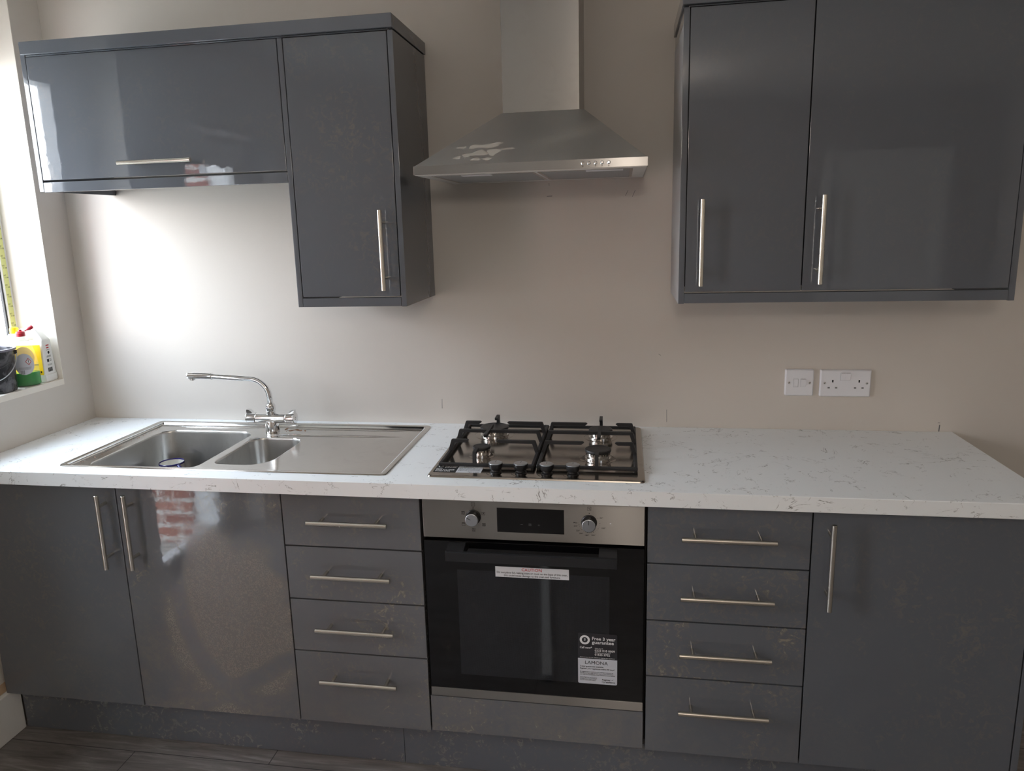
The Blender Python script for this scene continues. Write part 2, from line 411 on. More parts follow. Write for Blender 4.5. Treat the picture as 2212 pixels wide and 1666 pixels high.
# white panelled inner door
d2 = struct('door_2', MB().box(DX0 + .03, DX1 - .03, YB - .06, YB - .02, 0.005, DH - .03), 'white_gloss')
for (a, b, c, d) in ((.10, .36, .15, .85), (.42, .68, .15, .85), (.10, .36, 1.0, 1.85), (.42, .68, 1.0, 1.85)):
    struct('panel', MB().box(DX0 + a, DX0 + b, YB - .02, YB - .010, c, d, .008), 'white_gloss', d2)
struct('architrave', MB().box(DX0 - .06, DX0 + .008, YB, YB + .018, 0, DH + .06).box(DX1 - .008, DX1 + .06, YB, YB + .018, 0, DH + .06).box(DX0 + .008, DX1 - .008, YB, YB + .018, DH - .008, DH + .06), 'white_gloss', d2)
struct('door_lining', MB().box(DX0, DX0 + .03, YB - .1, YB, 0, DH).box(DX1 - .03, DX1, YB - .1, YB, 0, DH).box(DX0 + .03, DX1 - .03, YB - .1, YB, DH - .03, DH), 'white_gloss', d2)
struct('door_handle', MB().cyl((DX0 + .09, YB - .01, 1.0), (DX0 + .09, YB + .05, 1.0), .012).tube([(DX0 + .09, YB + .045, 1.0), (DX0 + .19, YB + .045, 1.0)], .009), 'chrome', d2)

struct('baseboard_left', MB().box(0, .02, DY1, -.531, 0, .152, .004), 'white_gloss')
struct('baseboard_back', MB().box(2.96, XR, -.02, 0, 0, .152, .004), 'white_gloss')
part('bare_plaster_patch', MB().box(-.0005, .0012, -.70, -.55, .153, .185), 'plaster', wall_left)
# pencil marks and a filler line on the back wall
pm = MB()
def mark(x0, z0, x1, z1, w=.0012):
    d = Vector((x1 - x0, z1 - z0)); n = Vector((-d.y, d.x)).normalized() * w / 2
    pm.prism([(x0 + n.x, z0 + n.y), (x1 + n.x, z1 + n.y), (x1 - n.x, z1 - n.y), (x0 - n.x, z0 - n.y)], 'Y', -.0004, .0002)
mark(1.3374, .9961, 1.3359, .9634); mark(2.0883, .9689, 2.089, .9268); mark(2.911, .9318, 2.910, .9105, .003); mark(2.905, .938, 2.9115, .938)
mark(1.707, 1.6585, 1.724, 1.659, .002); mark(1.7145, 1.6995, 1.715, 1.690); mark(1.952, 1.652, 1.960, 1.668); mark(1.973, 1.648, 1.982, 1.668); mark(2.06, 1.153, 2.067, 1.148)
part('pencil_marks', pm, 'grey_ink', wall_back)

# ------------------------------------------------------------------ outdoors
struct('ground', MB().box(-14, -.236, -12, 16, -.25, -.10), paint('concrete_paving', srgb(176, 172, 164)))
nb = thing('neighbour_house', 'pale rendered house seen mirrored beyond the window', 'house', (-13, -2, -.10))
part('wall', MB().box(-17, -13, -8, 0.5, -.0995, 1.9), paint('pale_render', srgb(215, 212, 205)), nb)
part('roof', MB().prism([(-17.4, 1.9), (-12.7, 1.9), (-15.0, 3.4)], 'Y', -8.1, .6), simple('slate', srgb(96, 98, 104), .7), nb)
part('fascia', MB().box(-12.72, -12.66, -8.1, .6, 1.74, 1.92), 'upvc', nb)
gw = single('sky_block_wall', MB().box(-1.25, -1.03, -3.25, -2.35, -.0995, 2.5), 'brick', 'red brick yard wall outside the glazed door, raised to block sky light', 'wall')  # unseen wall, made this tall to keep sky light out of the glazed door
single('brick_pier', MB().box(-.80, -.37, -2.33, -2.22, -.0995, 1.9), 'brick_y', 'red brick pier standing just outside the glazed door', 'wall')
single('downpipe_board', MB().box(-.369, -.245, -2.45, -2.24, -.0995, 2.0), 'upvc', 'pale boxing between the brick pier and the house wall', 'boxing')
single('rendered_wall', MB().box(-1.25, -1.03, -7, -3.255, -.0995, 2.5), paint('yard_render', srgb(205, 206, 208)), 'pale rendered yard wall beyond the brick one outside', 'wall')

# ------------------------------------------------------------------ base units
FY = -.574          # door face
def bar_handle(parent, c, axis, ln=.228, y=None):
    """12 mm bar on two posts in front of the face y; c = (x, z) of its middle"""
    y = FY if y is None else y
    x, z = c; b = MB(); yb = y - .035
    h = ln / 2; q = ln / 2 - .035
    if axis == 'X':
        b.tube([(x - h, yb, z), (x - h + .0008, yb, z), (x + h - .0008, yb, z), (x + h, yb, z)], [.0056, .0065, .0065, .0056], 18)
        for s in (-q, q): b.cyl((x + s, y, z), (x + s, yb + .004, z), .005, seg=14)
    else:
        b.tube([(x, yb, z - h), (x, yb, z - h + .0008), (x, yb, z + h - .0008), (x, yb, z + h)], [.0056, .0065, .0065, .0056], 18)
        for s in (-q, q): b.cyl((x, y, z + s), (x, yb + .004, z + s), .005, seg=14)
    return part('handle', b, 'steel_bar', parent)
def front(name, parent, x0, x1, z0, z1, mat, y=FY, th=.018):
    return part(name, MB().box(x0, x1, y, y + th, z0, z1, .0012, 2), mat, parent)
def carcass(parent, x0, x1, y0, z0, z1, y1=-.002, mat='gap', open_top=False):
    t = .016; b = MB()
    b.box(x0, x0 + t, y0, y1, z0, z1).box(x1 - t, x1, y0, y1, z0, z1).box(x0 + t, x1 - t, y1 - .008, y1, z0, z1).box(x0 + t, x1 - t, y0, y1 - .008, z0, z0 + t)
    if not open_top: b.box(x0 + t, x1 - t, y0, y1 - .008, z1 - t, z1)
    return part('carcass', b, mat, parent)

TOPZ, BOT = .8625, .1525
t1 = thing('sink_base_cabinet', 'grey gloss two-door sink cabinet in the corner under the sink', 'cabinet', (.505, -.29, .15))
carcass(t1, .012, 1.008, -.555, BOT, .868, open_top=True)
M['g_sink_l'] = gloss('grey_gloss_dusty', .4, 1.0, .25, haze=.12)
M['g_sink_r'] = gloss('grey_gloss_splashed', .6, 3.0, .7, .65, haze=.22)
a = front('door', t1, .012, .4975, BOT, TOPZ, 'g_sink_l'); bar_handle(a, (.4635, .734), 'Z')
a = front('door', t1, .5005, 1.0085, BOT, TOPZ, 'g_sink_r'); bar_handle(a, (.5485, .736), 'Z')
def drawers(x0, x1, splits, label, zs, hx, seed, amt, low, hz):
    t = thing('drawer_cabinet', label, 'drawer unit', ((x0 + x1) / 2, -.29, .15), 'four-drawer base units')
    carcass(t, x0 + .001, x1 - .001, -.555, BOT, .868)
    e = [TOPZ] + splits + [BOT]
    for k in range(4):
        mt = gloss('grey_gloss_drawer', amt[k], seed + 2.3 * k, low if k > 1 else 0, haze=hz)
        d = front('drawer', t, x0 + .0018, x1 - .0018, e[k + 1] + (.0019 if k < 3 else 0), e[k] - (.0019 if k else 0), mt)
        bar_handle(d, (hx, zs[k]), 'X', .229)
    return t
drawers(1.0099, 1.4103, [.7064, .5442, .3811], 'dusty grey gloss four-drawer unit left of the oven', [.7905, .6315, .4678, .3053], 1.2103, 11.0, [.6, 1.0, 1.0, .8], .3, .28)
drawers(2.0105, 2.4115, [.7041, .5432, .3794], 'grey gloss four-drawer unit right of the oven', [.788, .6263, .4657, .2978], 2.2095, 31.0, [.35, .6, .8, .6], .2, .06)
t3 = thing('oven_housing_cabinet', 'grey gloss housing unit with a plain panel below the oven', 'cabinet', (1.7105, -.29, .15))
hb = MB(); hb.box(1.4115, 1.4155, -.552, -.002, BOT, .868).box(2.0065, 2.0095, -.552, -.002, BOT, .868).box(1.4155, 2.0065, -.01, -.002, BOT, .868).box(1.4155, 2.0065, -.552, -.01, BOT, BOT + .016).box(1.4155, 2.0065, -.552, -.01, .249, .262)
part('carcass', hb, 'gap', t3)
M['g_fill'] = gloss('grey_gloss_scuffed', .9, 51.0, .55, haze=.15)
front('fascia_panel', t3, 1.4128, 2.0058, .156, .268, 'g_fill')
t4 = thing('base_cabinet', 'grey gloss single-door base cabinet at the right end of the run', 'cabinet', (2.68, -.29, .15))
carcass(t4, 2.413, 2.916, -.555, BOT, .868)
M['g_right'] = gloss('grey_gloss_right', .4, 63.0, .12)
a = front('door', t4, 2.413, 2.9145, BOT, TOPZ, 'g_right'); bar_handle(a, (2.4525, .728), 'Z')
part('end_panel', MB().box(2.9175, 2.9335, FY, -.002, .002, .868, .001), 'g_right', t4)
M['g_plinth'] = gloss('grey_plinth_foil', .6, 71.0, 0.0, 0.0, .22)
single('plinth', MB().box(.021, 1.3098, -.529, -.513, .001, .1515, .0008), 'g_plinth', 'dark grey plinth board left of the joint, below the sink unit', 'plinth', 'plinth boards')
single('plinth', MB().box(1.3112, 2.9165, -.529, -.513, .001, .1515, .0008), 'g_plinth', 'dark grey plinth board right of the joint, below the oven', 'plinth', 'plinth boards')

# ------------------------------------------------------------------ worktop (one slab with cut-outs for sink and hob)
def slab(xs, ys, holes, z0, z1):
    b = MB(); bm = b.bm; V = {}
    def v(i, j, k):
        if (i, j, k) not in V: V[(i, j, k)] = bm.verts.new((xs[i], ys[j], (z0, z1)[k]))
        return V[(i, j, k)]
    solid = lambda i, j: 0 <= i < len(xs) - 1 and 0 <= j < len(ys) - 1 and (i, j) not in holes
    for i in range(len(xs) - 1):
        for j in range(len(ys) - 1):
            if not solid(i, j): continue
            bm.faces.new((v(i, j, 1), v(i + 1, j, 1), v(i + 1, j + 1, 1), v(i, j + 1, 1))); bm.faces.new((v(i, j, 0), v(i, j + 1, 0), v(i + 1, j + 1, 0), v(i + 1, j, 0)))
            if not solid(i - 1, j): bm.faces.new((v(i, j, 0), v(i, j, 1), v(i, j + 1, 1), v(i, j + 1, 0)))
            if not solid(i + 1, j): bm.faces.new((v(i + 1, j, 0), v(i + 1, j + 1, 0), v(i + 1, j + 1, 1), v(i + 1, j, 1)))
            if not solid(i, j - 1): bm.faces.new((v(i, j, 0), v(i + 1, j, 0), v(i + 1, j, 1), v(i, j, 1)))
            if not solid(i, j + 1): bm.faces.new((v(i, j + 1, 0), v(i, j + 1, 1), v(i + 1, j + 1, 1), v(i + 1, j + 1, 0)))
    es = [e for e in bm.edges if all(abs(w.co.y - ys[0]) < 1e-6 for w in e.verts) and abs(e.verts[0].co.z - e.verts[1].co.z) < 1e-6]
    bmesh.ops.bevel(bm, geom=es, offset=.003, segments=3, affect='EDGES', profile=.5)
    return b
wt = slab([.0012, .315, 1.288, 1.445, 1.985, 2.9474], [-.6033, -.525, -.515, -.065, -.045, -.0012], {(1, 1), (1, 2), (1, 3), (3, 2)}, .8704, .91)
single('worktop', wt, 'worktop', 'white worktop with fine grey veins along the whole back wall', 'worktop')

# ------------------------------------------------------------------ sink
SX0, SX1, SY0, SY1 = .2950, 1.3075, -.5445, -.0405
sk = thing('sink', 'stainless steel bowl-and-a-half sink with drainer set in the white worktop', 'sink', (.80, -.29, .91))
b = MB()
def ins(d): return rrect(SX0 + d, SX1 - d, SY0 + d, SY1 - d, max(.016 - d * .4, .005), 5)
R = b.loft([at_z(ins(.0), .9104), at_z(ins(.0012), .9128), at_z(ins(.003), .9134), at_z(ins(.0135), .9128), at_z(ins(.0165), .911), at_z(ins(.0215), .9045), at_z(ins(.024), .9038)], False, False)
B1 = rrect(.362, .712, -.5165, -.1265, (.055, .06, .045, .05), 9)
B2 = rrect(.741, .9165, -.466, -.190, (.05, .05, .035, .07), 9)
def inset(poly, d):
    cx = sum(p[0] for p in poly) / len(poly); cy = sum(p[1] for p in poly) / len(poly)
    hx = (max(p[0] for p in poly) - min(p[0] for p in poly)) / 2; hy = (max(p[1] for p in poly) - min(p[1] for p in poly)) / 2
    return [(cx + (x - cx) * (hx - d) / hx, cy + (y - cy) * (hy - d) / hy) for x, y in poly]
r1 = b.ring(at_z(inset(B1, -.004), .9038)); r2 = b.ring(at_z(inset(B2, -.004), .9038))
b.holed([R[-1], r1, r2])
for poly, r in ((B1, r1), (B2, r2)):
    q = b.ring(at_z(inset(poly, -.0015), .9033)); b.bridge(r, q); q2 = b.ring(at_z(poly, .9015)); b.bridge(q, q2)
part('deck', b, 'steel_sink', sk, smooth=28)
def bowl(poly, depth, taper):
    b = MB(); zt = .9015
    L = [at_z(poly, zt), at_z(inset(poly, .002), zt - .006), at_z(inset(poly, taper), zt - depth + .03)]
    for k in range(1, 6):
        a = PI / 2 * k / 5; L.append(at_z(inset(poly, taper + .03 * (1 - math.cos(a))), zt - depth + .03 - .03 * math.sin(a)))
    cx = sum(p[0] for p in poly) / len(poly); cy = sum(p[1] for p in poly) / len(poly)
    L.append([(cx + .045 * math.cos(2 * PI * (k + .5) / len(poly) + .0), cy + .045 * math.sin(2 * PI * (k + .5) / len(poly)), zt - depth - .002) for k in range(len(poly))])
    b.loft(L, False, True); return b, (cx, cy, zt - depth - .002)
bb, c1 = bowl(B1, .165, .010); part('bowl', bb, 'steel_bowl', sk, label='large left bowl', smooth=50)
bb, c2 = bowl(B2, .12, .006); part('bowl', bb, 'steel_bowl', sk, label='small half bowl', smooth=50)
for c in (c1, c2): part('drain', MB().lathe([(.040, 0), (.041, .003), (.034, .004), (.030, .001), (.012, .001), (.010, .006), (.002, .007)], c, 28), 'chrome', sk)
rb = MB()   # pressed ridges of the drainer
def ridge(x0, x1, y, w0, w1, h=.003):
    n = 10; P = []
    for i in range(n + 1):
        f = i / n; x = x0 + (x1 - x0) * f; w = w0 + (w1 - w0) * f; hh = h * min(1, 6 * f + .05) * min(1, 4 * (1 - f) + .05)
        P.append([(x, y + w * math.cos(a), .9036 + hh * math.sin(a)) for a in [PI * k / 8 for k in range(9)]])
    rs = [rb.ring(p) for p in P]
    for q, s_ in zip(rs, rs[1:]):
        for k in range(8): rb.bm.faces.new((q[k], q[k + 1], s_[k + 1], s_[k]))
ridge(.80, 1.265, -.083, .006, .005); ridge(.40, .735, -.083, .006, .006); ridge(.755, 1.235, -.155, .013, .003, .0045)
part('drainer_ridges', rb, 'steel_sink', sk, smooth=60)
M['rust'] = simple('brown_dirt', srgb(150, 112, 86), .8)
dm = MB()
random.seed(5)
for k in range(26):
    x = random.gauss(.815, .03); y = random.gauss(-.098, .008); r = random.uniform(.0015, .006)
    if abs(x - .767) < .03 and y < -.08: x += .05
    dm.lathe([(r, 0), (r * .7, .0006)], (x, y, .9040), 7)
for k in range(40):
    x = .312 + random.random() * .012; y = -.50 + random.random() * .40; r = random.uniform(.0008, .0022)
    dm.lathe([(r, 0), (r * .6, .0006)], (.3185 + random.random() * .02, y, .9040), 6)
part('dirt_specks', dm, 'rust', sk)['kind'] = 'stuff'

# ------------------------------------------------------------------ tap
tp = thing('tap', 'chrome mixer tap with swan-neck spout behind the sink bowls', 'tap', (.767, -.118, .904))
cx, cy = .767, -.118
b = MB(); b.lathe([(.0235, 0), (.0235, .006), (.0225, .009), (.0215, .026), (.019, .036)], (cx, cy, .9042), 36, cap1=True)
b.cyl((cx, cy, .93), (cx, cy, .985), .0150, .0145, 28)
b.lathe([(.0165, 0), (.0172, .003), (.0172, .106), (.0165, .109)], (cx - .0545, cy, .9515), 32, 'X')
b.lathe([(.0145, 0), (.0165, .003), (.0165, .018), (.0140, .024)], (cx, cy, .977), 28)
part('body', b, 'chrome', tp)
sp = MB(); pts = [(cx, cy, .995), (cx, cy, 1.02)]
rad = .066; ccx, ccz = cx - rad, 1.022
for k in range(1, 11):
    a = math.radians(83 * k / 10); pts.append((ccx + rad * math.cos(a), cy - .002 * k / 10, ccz + rad * math.sin(a)))
ex, ez = pts[-1][0], pts[-1][2]
pts += [(.62, cy - .008, ez + .0065), (.545, cy - .012, ez + .0115)]
sp.tube(pts, .0094, 22)
part('spout', sp, 'chrome', tp)
ae = MB(); z0 = ez + .011
ae.tube([(.572, cy - .0105, z0 - .001), (.569, cy - .0105, z0 - .001), (.5685, cy - .0105, z0 - .001), (.560, cy - .011, z0), (.487, cy - .014, z0 + .002), (.4835, cy - .014, z0 + .002)], [.0118, .0125, .0112, .0112, .0128, .0115], 26)
ae.lathe([(.0098, .010), (.0098, -.002), (.0098, -.0135), (.0088, -.0145)], (.4985, cy - .0135, z0), 24)
part('aerator', ae, 'chrome', tp)
for s in (-1, 1):
    k = MB(); x = cx + s * .0545
    prof = [(.0175, s * .0005), (.0192, s * .003), (.0192, s * .026), (.0205, s * .029), (.0200, s * .0320), (.0180, s * .0335)]
    k.lathe(prof, (x, cy, .9515), 30, 'X')
    k.prism([(x + s * .010, .968), (x + s * .014, .974), (x + s * .022, .9805), (x + s * .0315, .981), (x + s * .0325, .965), (x + s * .022, .962)], 'Y', cy - .008, cy + .008)
    kn = part('tap_knob', k, 'chrome', tp)
    part('cap', MB().lathe([(.005, 0), (.005, s * .0012), (.002, s * .0016)], (x + s * .0335, cy, .9515), 18, 'X'), 'chrome_dull', kn)

# ------------------------------------------------------------------ mug in the bowl
mg = thing('mug', 'white enamel mug with dark blue rim and handle in the large sink bowl', 'mug', (.447, -.225, .737))
mc = (.447, -.225, .7375)
M['enamel_white'] = simple('white_enamel', srgb(236, 234, 228), .15); M['enamel_blue'] = simple('blue_enamel', srgb(44, 38, 110), .15)
part('cup', MB().lathe([(.034, 0), (.037, .002), (.0405, .006), (.0405, .082), (.0385, .082), (.0385, .008), (.036, .004)], mc, 36), 'enamel_white', mg)
part('rim', MB().lathe([(.0383, .081), (.0383, .0835), (.0395, .085), (.0411, .0835), (.0411, .0795), (.0404, .0795)], mc, 36, cap0=False, cap1=False), 'enamel_blue', mg)
hd = []
for k in range(11):
    a = math.radians(-80 + 160 * k / 10); hd.append((mc[0] + (.038 + .030 * math.cos(a)) * .87, mc[1] - (.038 + .030 * math.cos(a)) * .5, mc[2] + .050 + .029 * math.sin(a)))
part('mug_handle', MB().tube(hd, .0052, 12), 'enamel_blue', mg)

# ------------------------------------------------------------------ gas hob
HX0, HX1, HY0, HY1 = 1.4231, 2.0066, -.5440, -.0225
hob = thing('gas_hob', 'four-burner stainless gas hob with black pan supports set in the worktop', 'hob', (1.715, -.283, .91))
b = MB()
hr = lambda d: rrect(HX0 + d, HX1 - d, HY0 + d, HY1 - d, max(.014 - d * .5, .006), 5)
R = b.loft([at_z(hr(0), .9104), at_z(hr(.0015), .9136), at_z(hr(.004), .9152), at_z(hr(.009), .9152), at_z(hr(.013), .9145)], False, True)
part('hob_plate', b, 'steel_hob', hob, smooth=30)
def burner(x, y, rc):
    d = MB(); d.lathe([(rc * 1.42, 0), (rc * 1.36, .0012), (rc * 1.15, .0014), (rc * 1.08, .0004)], (x, y, .9144), 40)
    br = part('burner', MB().lathe([(rc * 1.0, 0), (rc * 1.0, .004), (rc * .80, .006), (rc * .80, .008), (rc * .90, .010), (rc * .92, .019), (rc * .86, .021)], (x, y, .9150), 40), 'chrome_dull', hob)
    part('burner_dish', d, 'steel_hob', br)
    sl = MB()
    n = max(16, int(rc * 700))
    for k in range(n):
        a = 2 * PI * k / n; ca, sa = math.cos(a), math.sin(a); r0, r1 = rc * .88, rc * .935
        w = .0011; z0, z1 = .9295, .9348
        q = [(x + r0 * ca - w * sa, y + r0 * sa + w * ca), (x + r1 * ca - w * sa, y + r1 * sa + w * ca), (x + r1 * ca + w * sa, y + r1 * sa - w * ca), (x + r0 * ca + w * sa, y + r0 * sa - w * ca)]
        sl.prism(q, 'Z', z0, z1)
    part('flame_slots', sl, 'black', br)
    part('burner_cap', MB().lathe([(rc * .95, 0), (rc, .001), (rc, .0050), (rc * .97, .0068), (rc * .80, .0076), (rc * .78, .0070)], (x, y, .9362), 40), 'enamel', br)
    part('burner_collar', MB().lathe([(rc * .98, 0), (rc * .98, .0025), (rc * .9, .0030)], (x, y, .9158), 36), 'black', br)
    part('igniter', MB().cyl((x + rc * .3, y - rc * 1.25, .9145), (x + rc * .3, y - rc * 1.25, .922), .0022, seg=10), 'plastic_white', br)
burner(1.5425, -.142, .0455); burner(1.5415, -.357, .0262); burner(1.8795, -.150, .0365); burner(1.8785, -.358, .0372)
def support(x0, x1, long_left, bx):
    """cast iron grid: a low frame, risers on both sides carrying fingers, a bridge over the middle, and front and back fingers"""
    b = MB(); ya, yb = -.474, -.060; w = .0048; z0, z1 = .9185, .9275; zt = .9605; zb = .9515
    # low frame
    b.box(x0, x1, ya, ya + .010, z0, z1, .0018, 1).box(x0, x1, yb - .010, yb, z0, z1, .0018, 1)
    b.box(x0, x0 + .010, ya + .010, yb - .010, z0, z1, .0018, 1).box(x1 - .010, x1, ya + .010, yb - .010, z0, z1, .0018, 1)
    for (fx, fy) in ((x0 + .006, ya + .006), (x1 - .006, ya + .006), (x0 + .006, yb - .006), (x1 - .006, yb - .006)):
        b.cyl((fx, fy, .9146), (fx, fy, z0 + .002), .004, seg=10)
    def finger(xs, ys, reach, s):
        # side riser leaning inward then a tapering horizontal finger; s = +1 grows to +x
        p = [(xs, z1 - .004), (xs + s * .011, zt - .001), (xs + s * .014, zt), (xs + s * (reach - .004), zt), (xs + s * reach, zt - .003), (xs + s * (reach - .008), zb), (xs + s * .020, zb), (xs + s * .011, z1 - .004)]
        if s < 0: p = p[::-1]
        b.prism(p, 'Y', ys - w, ys + w)
    sh, lg = .062, .124
    for ys in (-.147, -.349):
        finger(x0, ys, lg if long_left else sh, 1); finger(x1, ys, sh if long_left else lg, -1)
    ys = -.243
    b.prism([(x0, z1 - .004), (x0 + .011, zt - .001), (x0 + .014, zt), (x1 - .014, zt), (x1 - .011, zt - .001), (x1, z1 - .004), (x1 - .011, z1 - .004), (x1 - .020, zb), (x0 + .020, zb), (x0 + .011, z1 - .004)], 'Y', ys - w, ys + w)
    b.prism([(-.305, zt - .001), (-.300, zt + .001), (-.186, zt + .001), (-.181, zt - .001), (-.186, zb), (-.300, zb)], 'X', bx - w, bx + w)   # cross piece on the bridge
    for y_, s in ((yb, -1), (ya, 1)):
        p = [(y_, z1 - .004), (y_ + s * .004, zt), (y_ + s * .046, zt), (y_ + s * .048, zt - .003), (y_ + s * .042, zb), (y_ + s * .016, zb), (y_ + s * .011, z1 - .004)]
        if s > 0: p = p[::-1]
        b.prism(p, 'X', bx - w, bx + w)
    return part('pan_support', b, 'cast', hob, smooth=30)
support(1.4400, 1.7095, False, 1.5425); support(1.7145, 1.9880, True, 1.8790)
for x in (1.6075, 1.6765, 1.7467, 1.8168):
    k = part('hob_knob', MB().lathe([(.0160, 0), (.0160, .003), (.0125, .005), (.0125, .009), (.0165, .0115), (.0195, .0225), (.0195, .0262), (.0188, .0268)], (x, -.5025, .9146), 34), 'black', hob)
    part('knob_cap', MB().lathe([(.0187, 0), (.0187, .0012), (.0178, .0020)], (x, -.5025, .9413), 34), 'steel_knob', k)
    part('pointer', MB().box(x - .0005, x + .0005, -.5025, -.487, .9431, .9436), 'ink', k)
for x in (1.6075, 1.6765, 1.7467, 1.8168):
    pr = MB(); A = []
    for k in range(9):
        a = math.radians(185 + 50 * k / 8); A.append((x + .0265 * math.cos(a), -.5025 + .0265 * math.sin(a)))
    B_ = [(x + (.0265 - .0004 - .0016 * k / 8) * math.cos(math.radians(185 + 50 * k / 8)), -.5025 + (.0265 - .0004 - .0016 * k / 8) * math.sin(math.radians(185 + 50 * k / 8))) for k in range(9)]
    pr.prism(A + B_[::-1], 'Z', .9144, .9147); part('flame_mark', pr, 'ink', hob)
pr = MB()
pr.text('LAMONA', (1.9615, -.5085, .9146), .012, 'Z', 'CENTER', 0, .0001, .046)
part('maker_name', pr, 'ink', hob)
# guarantee sticker on the hob
hs = part('sticker', MB().box(1.4315, 1.4975, -.5125, -.4555, .9145, .9149), 'ink', hob)
part('label_panel', MB().box(1.4975, 1.5670, -.5125, -.4555, .9145, .9149), simple('sticker_white', srgb(214, 216, 220), .4), hs)
b = MB(); z = .9150
b.text('Free 3 year', (1.4760, -.4655, z), .01, 'Z', 'CENTER', .02, .0001, .034); b.text('guarantee', (1.4755, -.4730, z), .01, 'Z', 'CENTER', .02, .0001, .032)
b.text('Call now', (1.4460, -.4850, z), .008, 'Z', 'CENTER', .02, .0001, .018); b.text('0333 010 0009', (1.4640, -.4935, z), .011, 'Z', 'CENTER', .03, .0001, .052); b.text('01525 5752', (1.4590, -.5035, z), .011, 'Z', 'CENTER', .03, .0001, .042)
b.lathe([(.0072, 0), (.0072, .0002), (.0048, .0002), (.0048, 0)], (1.4465, -.4665, .9149), 28, cap0=False, cap1=False); b.text('3', (1.4465, -.4665, z), .009, 'Z', 'CENTER', .02, .0001)
part('lettering', b, 'white_ink', hs)
b = MB()
b.text('LAMONA', (1.5320, -.4635, z), .012, 'Z', 'CENTER', 0, .0001, .040)
for k, (s_, wd) in enumerate((('3 year guarantee available.', .044), ('Register your appliance within 90 days', .060), ('By registering your appliance and creating an account, we', .060), ('will keep you up to date with the latest product information', .060), ('and notify you immediately of any important product updates', .061))):
    b.text(s_, (1.5010 + wd / 2, -.4735 - k * .0058, z), .0045, 'Z', 'CENTER', 0, .0001, wd)
b.text('Register my appliance', (1.5470, -.5070, z), .005, 'Z', 'CENTER', .01, .0001, .032)
part('lettering', b, 'ink', hs)

# ------------------------------------------------------------------ oven
ov = thing('oven', 'built-in stainless and black glass single oven below the hob', 'oven', (1.7105, -.29, .27))
OX0, OX1 = 1.4168, 2.0048
part('oven_body', MB().box(OX0 + .01, OX1 - .01, -.545, -.03, .266, .855), 'black', ov)
panel = part('control_panel', MB().box(OX0, OX1, -.574, -.5465, .7508, .8595, .0012), 'steel_face', ov)
part('display', MB().box(1.6200, 1.7978, -.5748, -.5735, .7738, .8418, .0004, 1), simple('black_glass', srgb(9, 9, 11), .06), panel)
g = MB(); yd = -.5749
g.box(1.6830, 1.6895, yd, yd + .0002, .7968, .7974).box(1.7285, 1.7345, yd, yd + .0002, .7968, .7974).box(1.7312, 1.7318, yd, yd + .0002, .7941, .8001)
for (x0, x1, z0, z1) in ((1.7050, 1.7112, .8003, .8008), (1.7050, 1.7112, .7942, .7947), (1.7050, 1.7055, .7947, .8003), (1.7107, 1.7112, .7947, .8003), (1.7070, 1.7092, .7965, .7985)): g.box(x0, x1, yd, yd + .0002, z0, z1)
part('touch_symbols', g, 'grey_ink', panel)
def oven_knob(x, z, ang):
    k = part('oven_knob', MB().lathe([(.0205, 0), (.0205, .003), (.0178, .005), (.0178, .022), (.0174, .024)], (x, -.574, z), 40, 'Y'), 'black', panel)
    part('knob_face', MB().lathe([(.0172, 0), (.0172, .0012), (.0150, .0026)], (x, -.5978, z), 40, 'Y'), 'steel_knob', k)
    ca, sa = math.cos(ang), math.sin(ang); w = .0006
    q = [(x + ca * .003 - sa * w, z + sa * .003 + ca * w), (x + ca * .0148 - sa * w, z + sa * .0148 + ca * w), (x + ca * .0148 + sa * w, z + sa * .0148 - ca * w), (x + ca * .003 + sa * w, z + sa * .003 - ca * w)]
    part('pointer', MB().prism(q, 'Y', -.6009, -.6003), 'ink', k)
KZ = .8115
oven_knob(1.5562, .8135, math.radians(152)); oven_knob(1.8628, .8105, math.radians(90))
ic = MB(); yi = -.5744
def frame(cx_, cz_, r, t=.0006):
    ic.box(cx_ - r, cx_ + r, yi, yi + .0006, cz_ + r - t, cz_ + r).box(cx_ - r, cx_ + r, yi, yi + .0006, cz_ - r, cz_ - r + t).box(cx_ - r, cx_ - r + t, yi, yi + .0006, cz_ - r + t, cz_ + r - t).box(cx_ + r - t, cx_ + r, yi, yi + .0006, cz_ - r + t, cz_ + r - t)
frame(1.5562, .8488, .0050); ic.box(1.5558, 1.5566, yi, yi + .0006, .8465, .8510)
ic.text('0', (1.5562, yi, .8385), .0062, 'Y', 'CENTER', 0, .0002)
for (x, z) in ((1.5286, .8235), (1.5837, .8238), (1.5286, .7915), (1.5839, .7923), (1.5560, .7768)): frame(x, z, .0044)
def fan(x, z, n, r):
    for k in range(n):
        a = 2 * PI * k / n + .4; ca, sa = math.cos(a), math.sin(a)
        ic.prism([(x, z), (x + r * ca - r * .3 * sa, z + r * sa + r * .3 * ca), (x + r * 1.05 * ca + r * .2 * sa, z + r * 1.05 * sa - r * .2 * ca)], 'Y', yi, yi + .0006)
fan(1.5286, .8227, 4, .0030); fan(1.5839, .7923, 6, .0032); fan(1.5560, .7768, 4, .0032)
ic.box(1.5286 - .0038, 1.5286 + .0038, yi, yi + .0006, .8261, .8269); ic.box(1.5286 - .0038, 1.5286 + .0038, yi, yi + .0006, .7938, .7950)
ic.prism([(1.5819, .8258), (1.5855, .8258), (1.5837, .8216)], 'Y', yi, yi + .0006); ic.box(1.5560 - .0038, 1.5560 + .0038, yi, yi + .0006, .7728, .7735); ic.box(1.5865, 1.5882, yi, yi + .0006, .7884, .7898)
part('mode_symbols', ic, 'ink', panel); ic = MB()
frame(1.8633, .8478, .0050); ic.text('°C', (1.8633, yi, .8478), .0072, 'Y', 'CENTER', .01, .0002, .0072)
ic.lathe([(.0012, 0), (.0012, .0004)], (1.8633, yi + .0005, .8352), 14, 'Y')
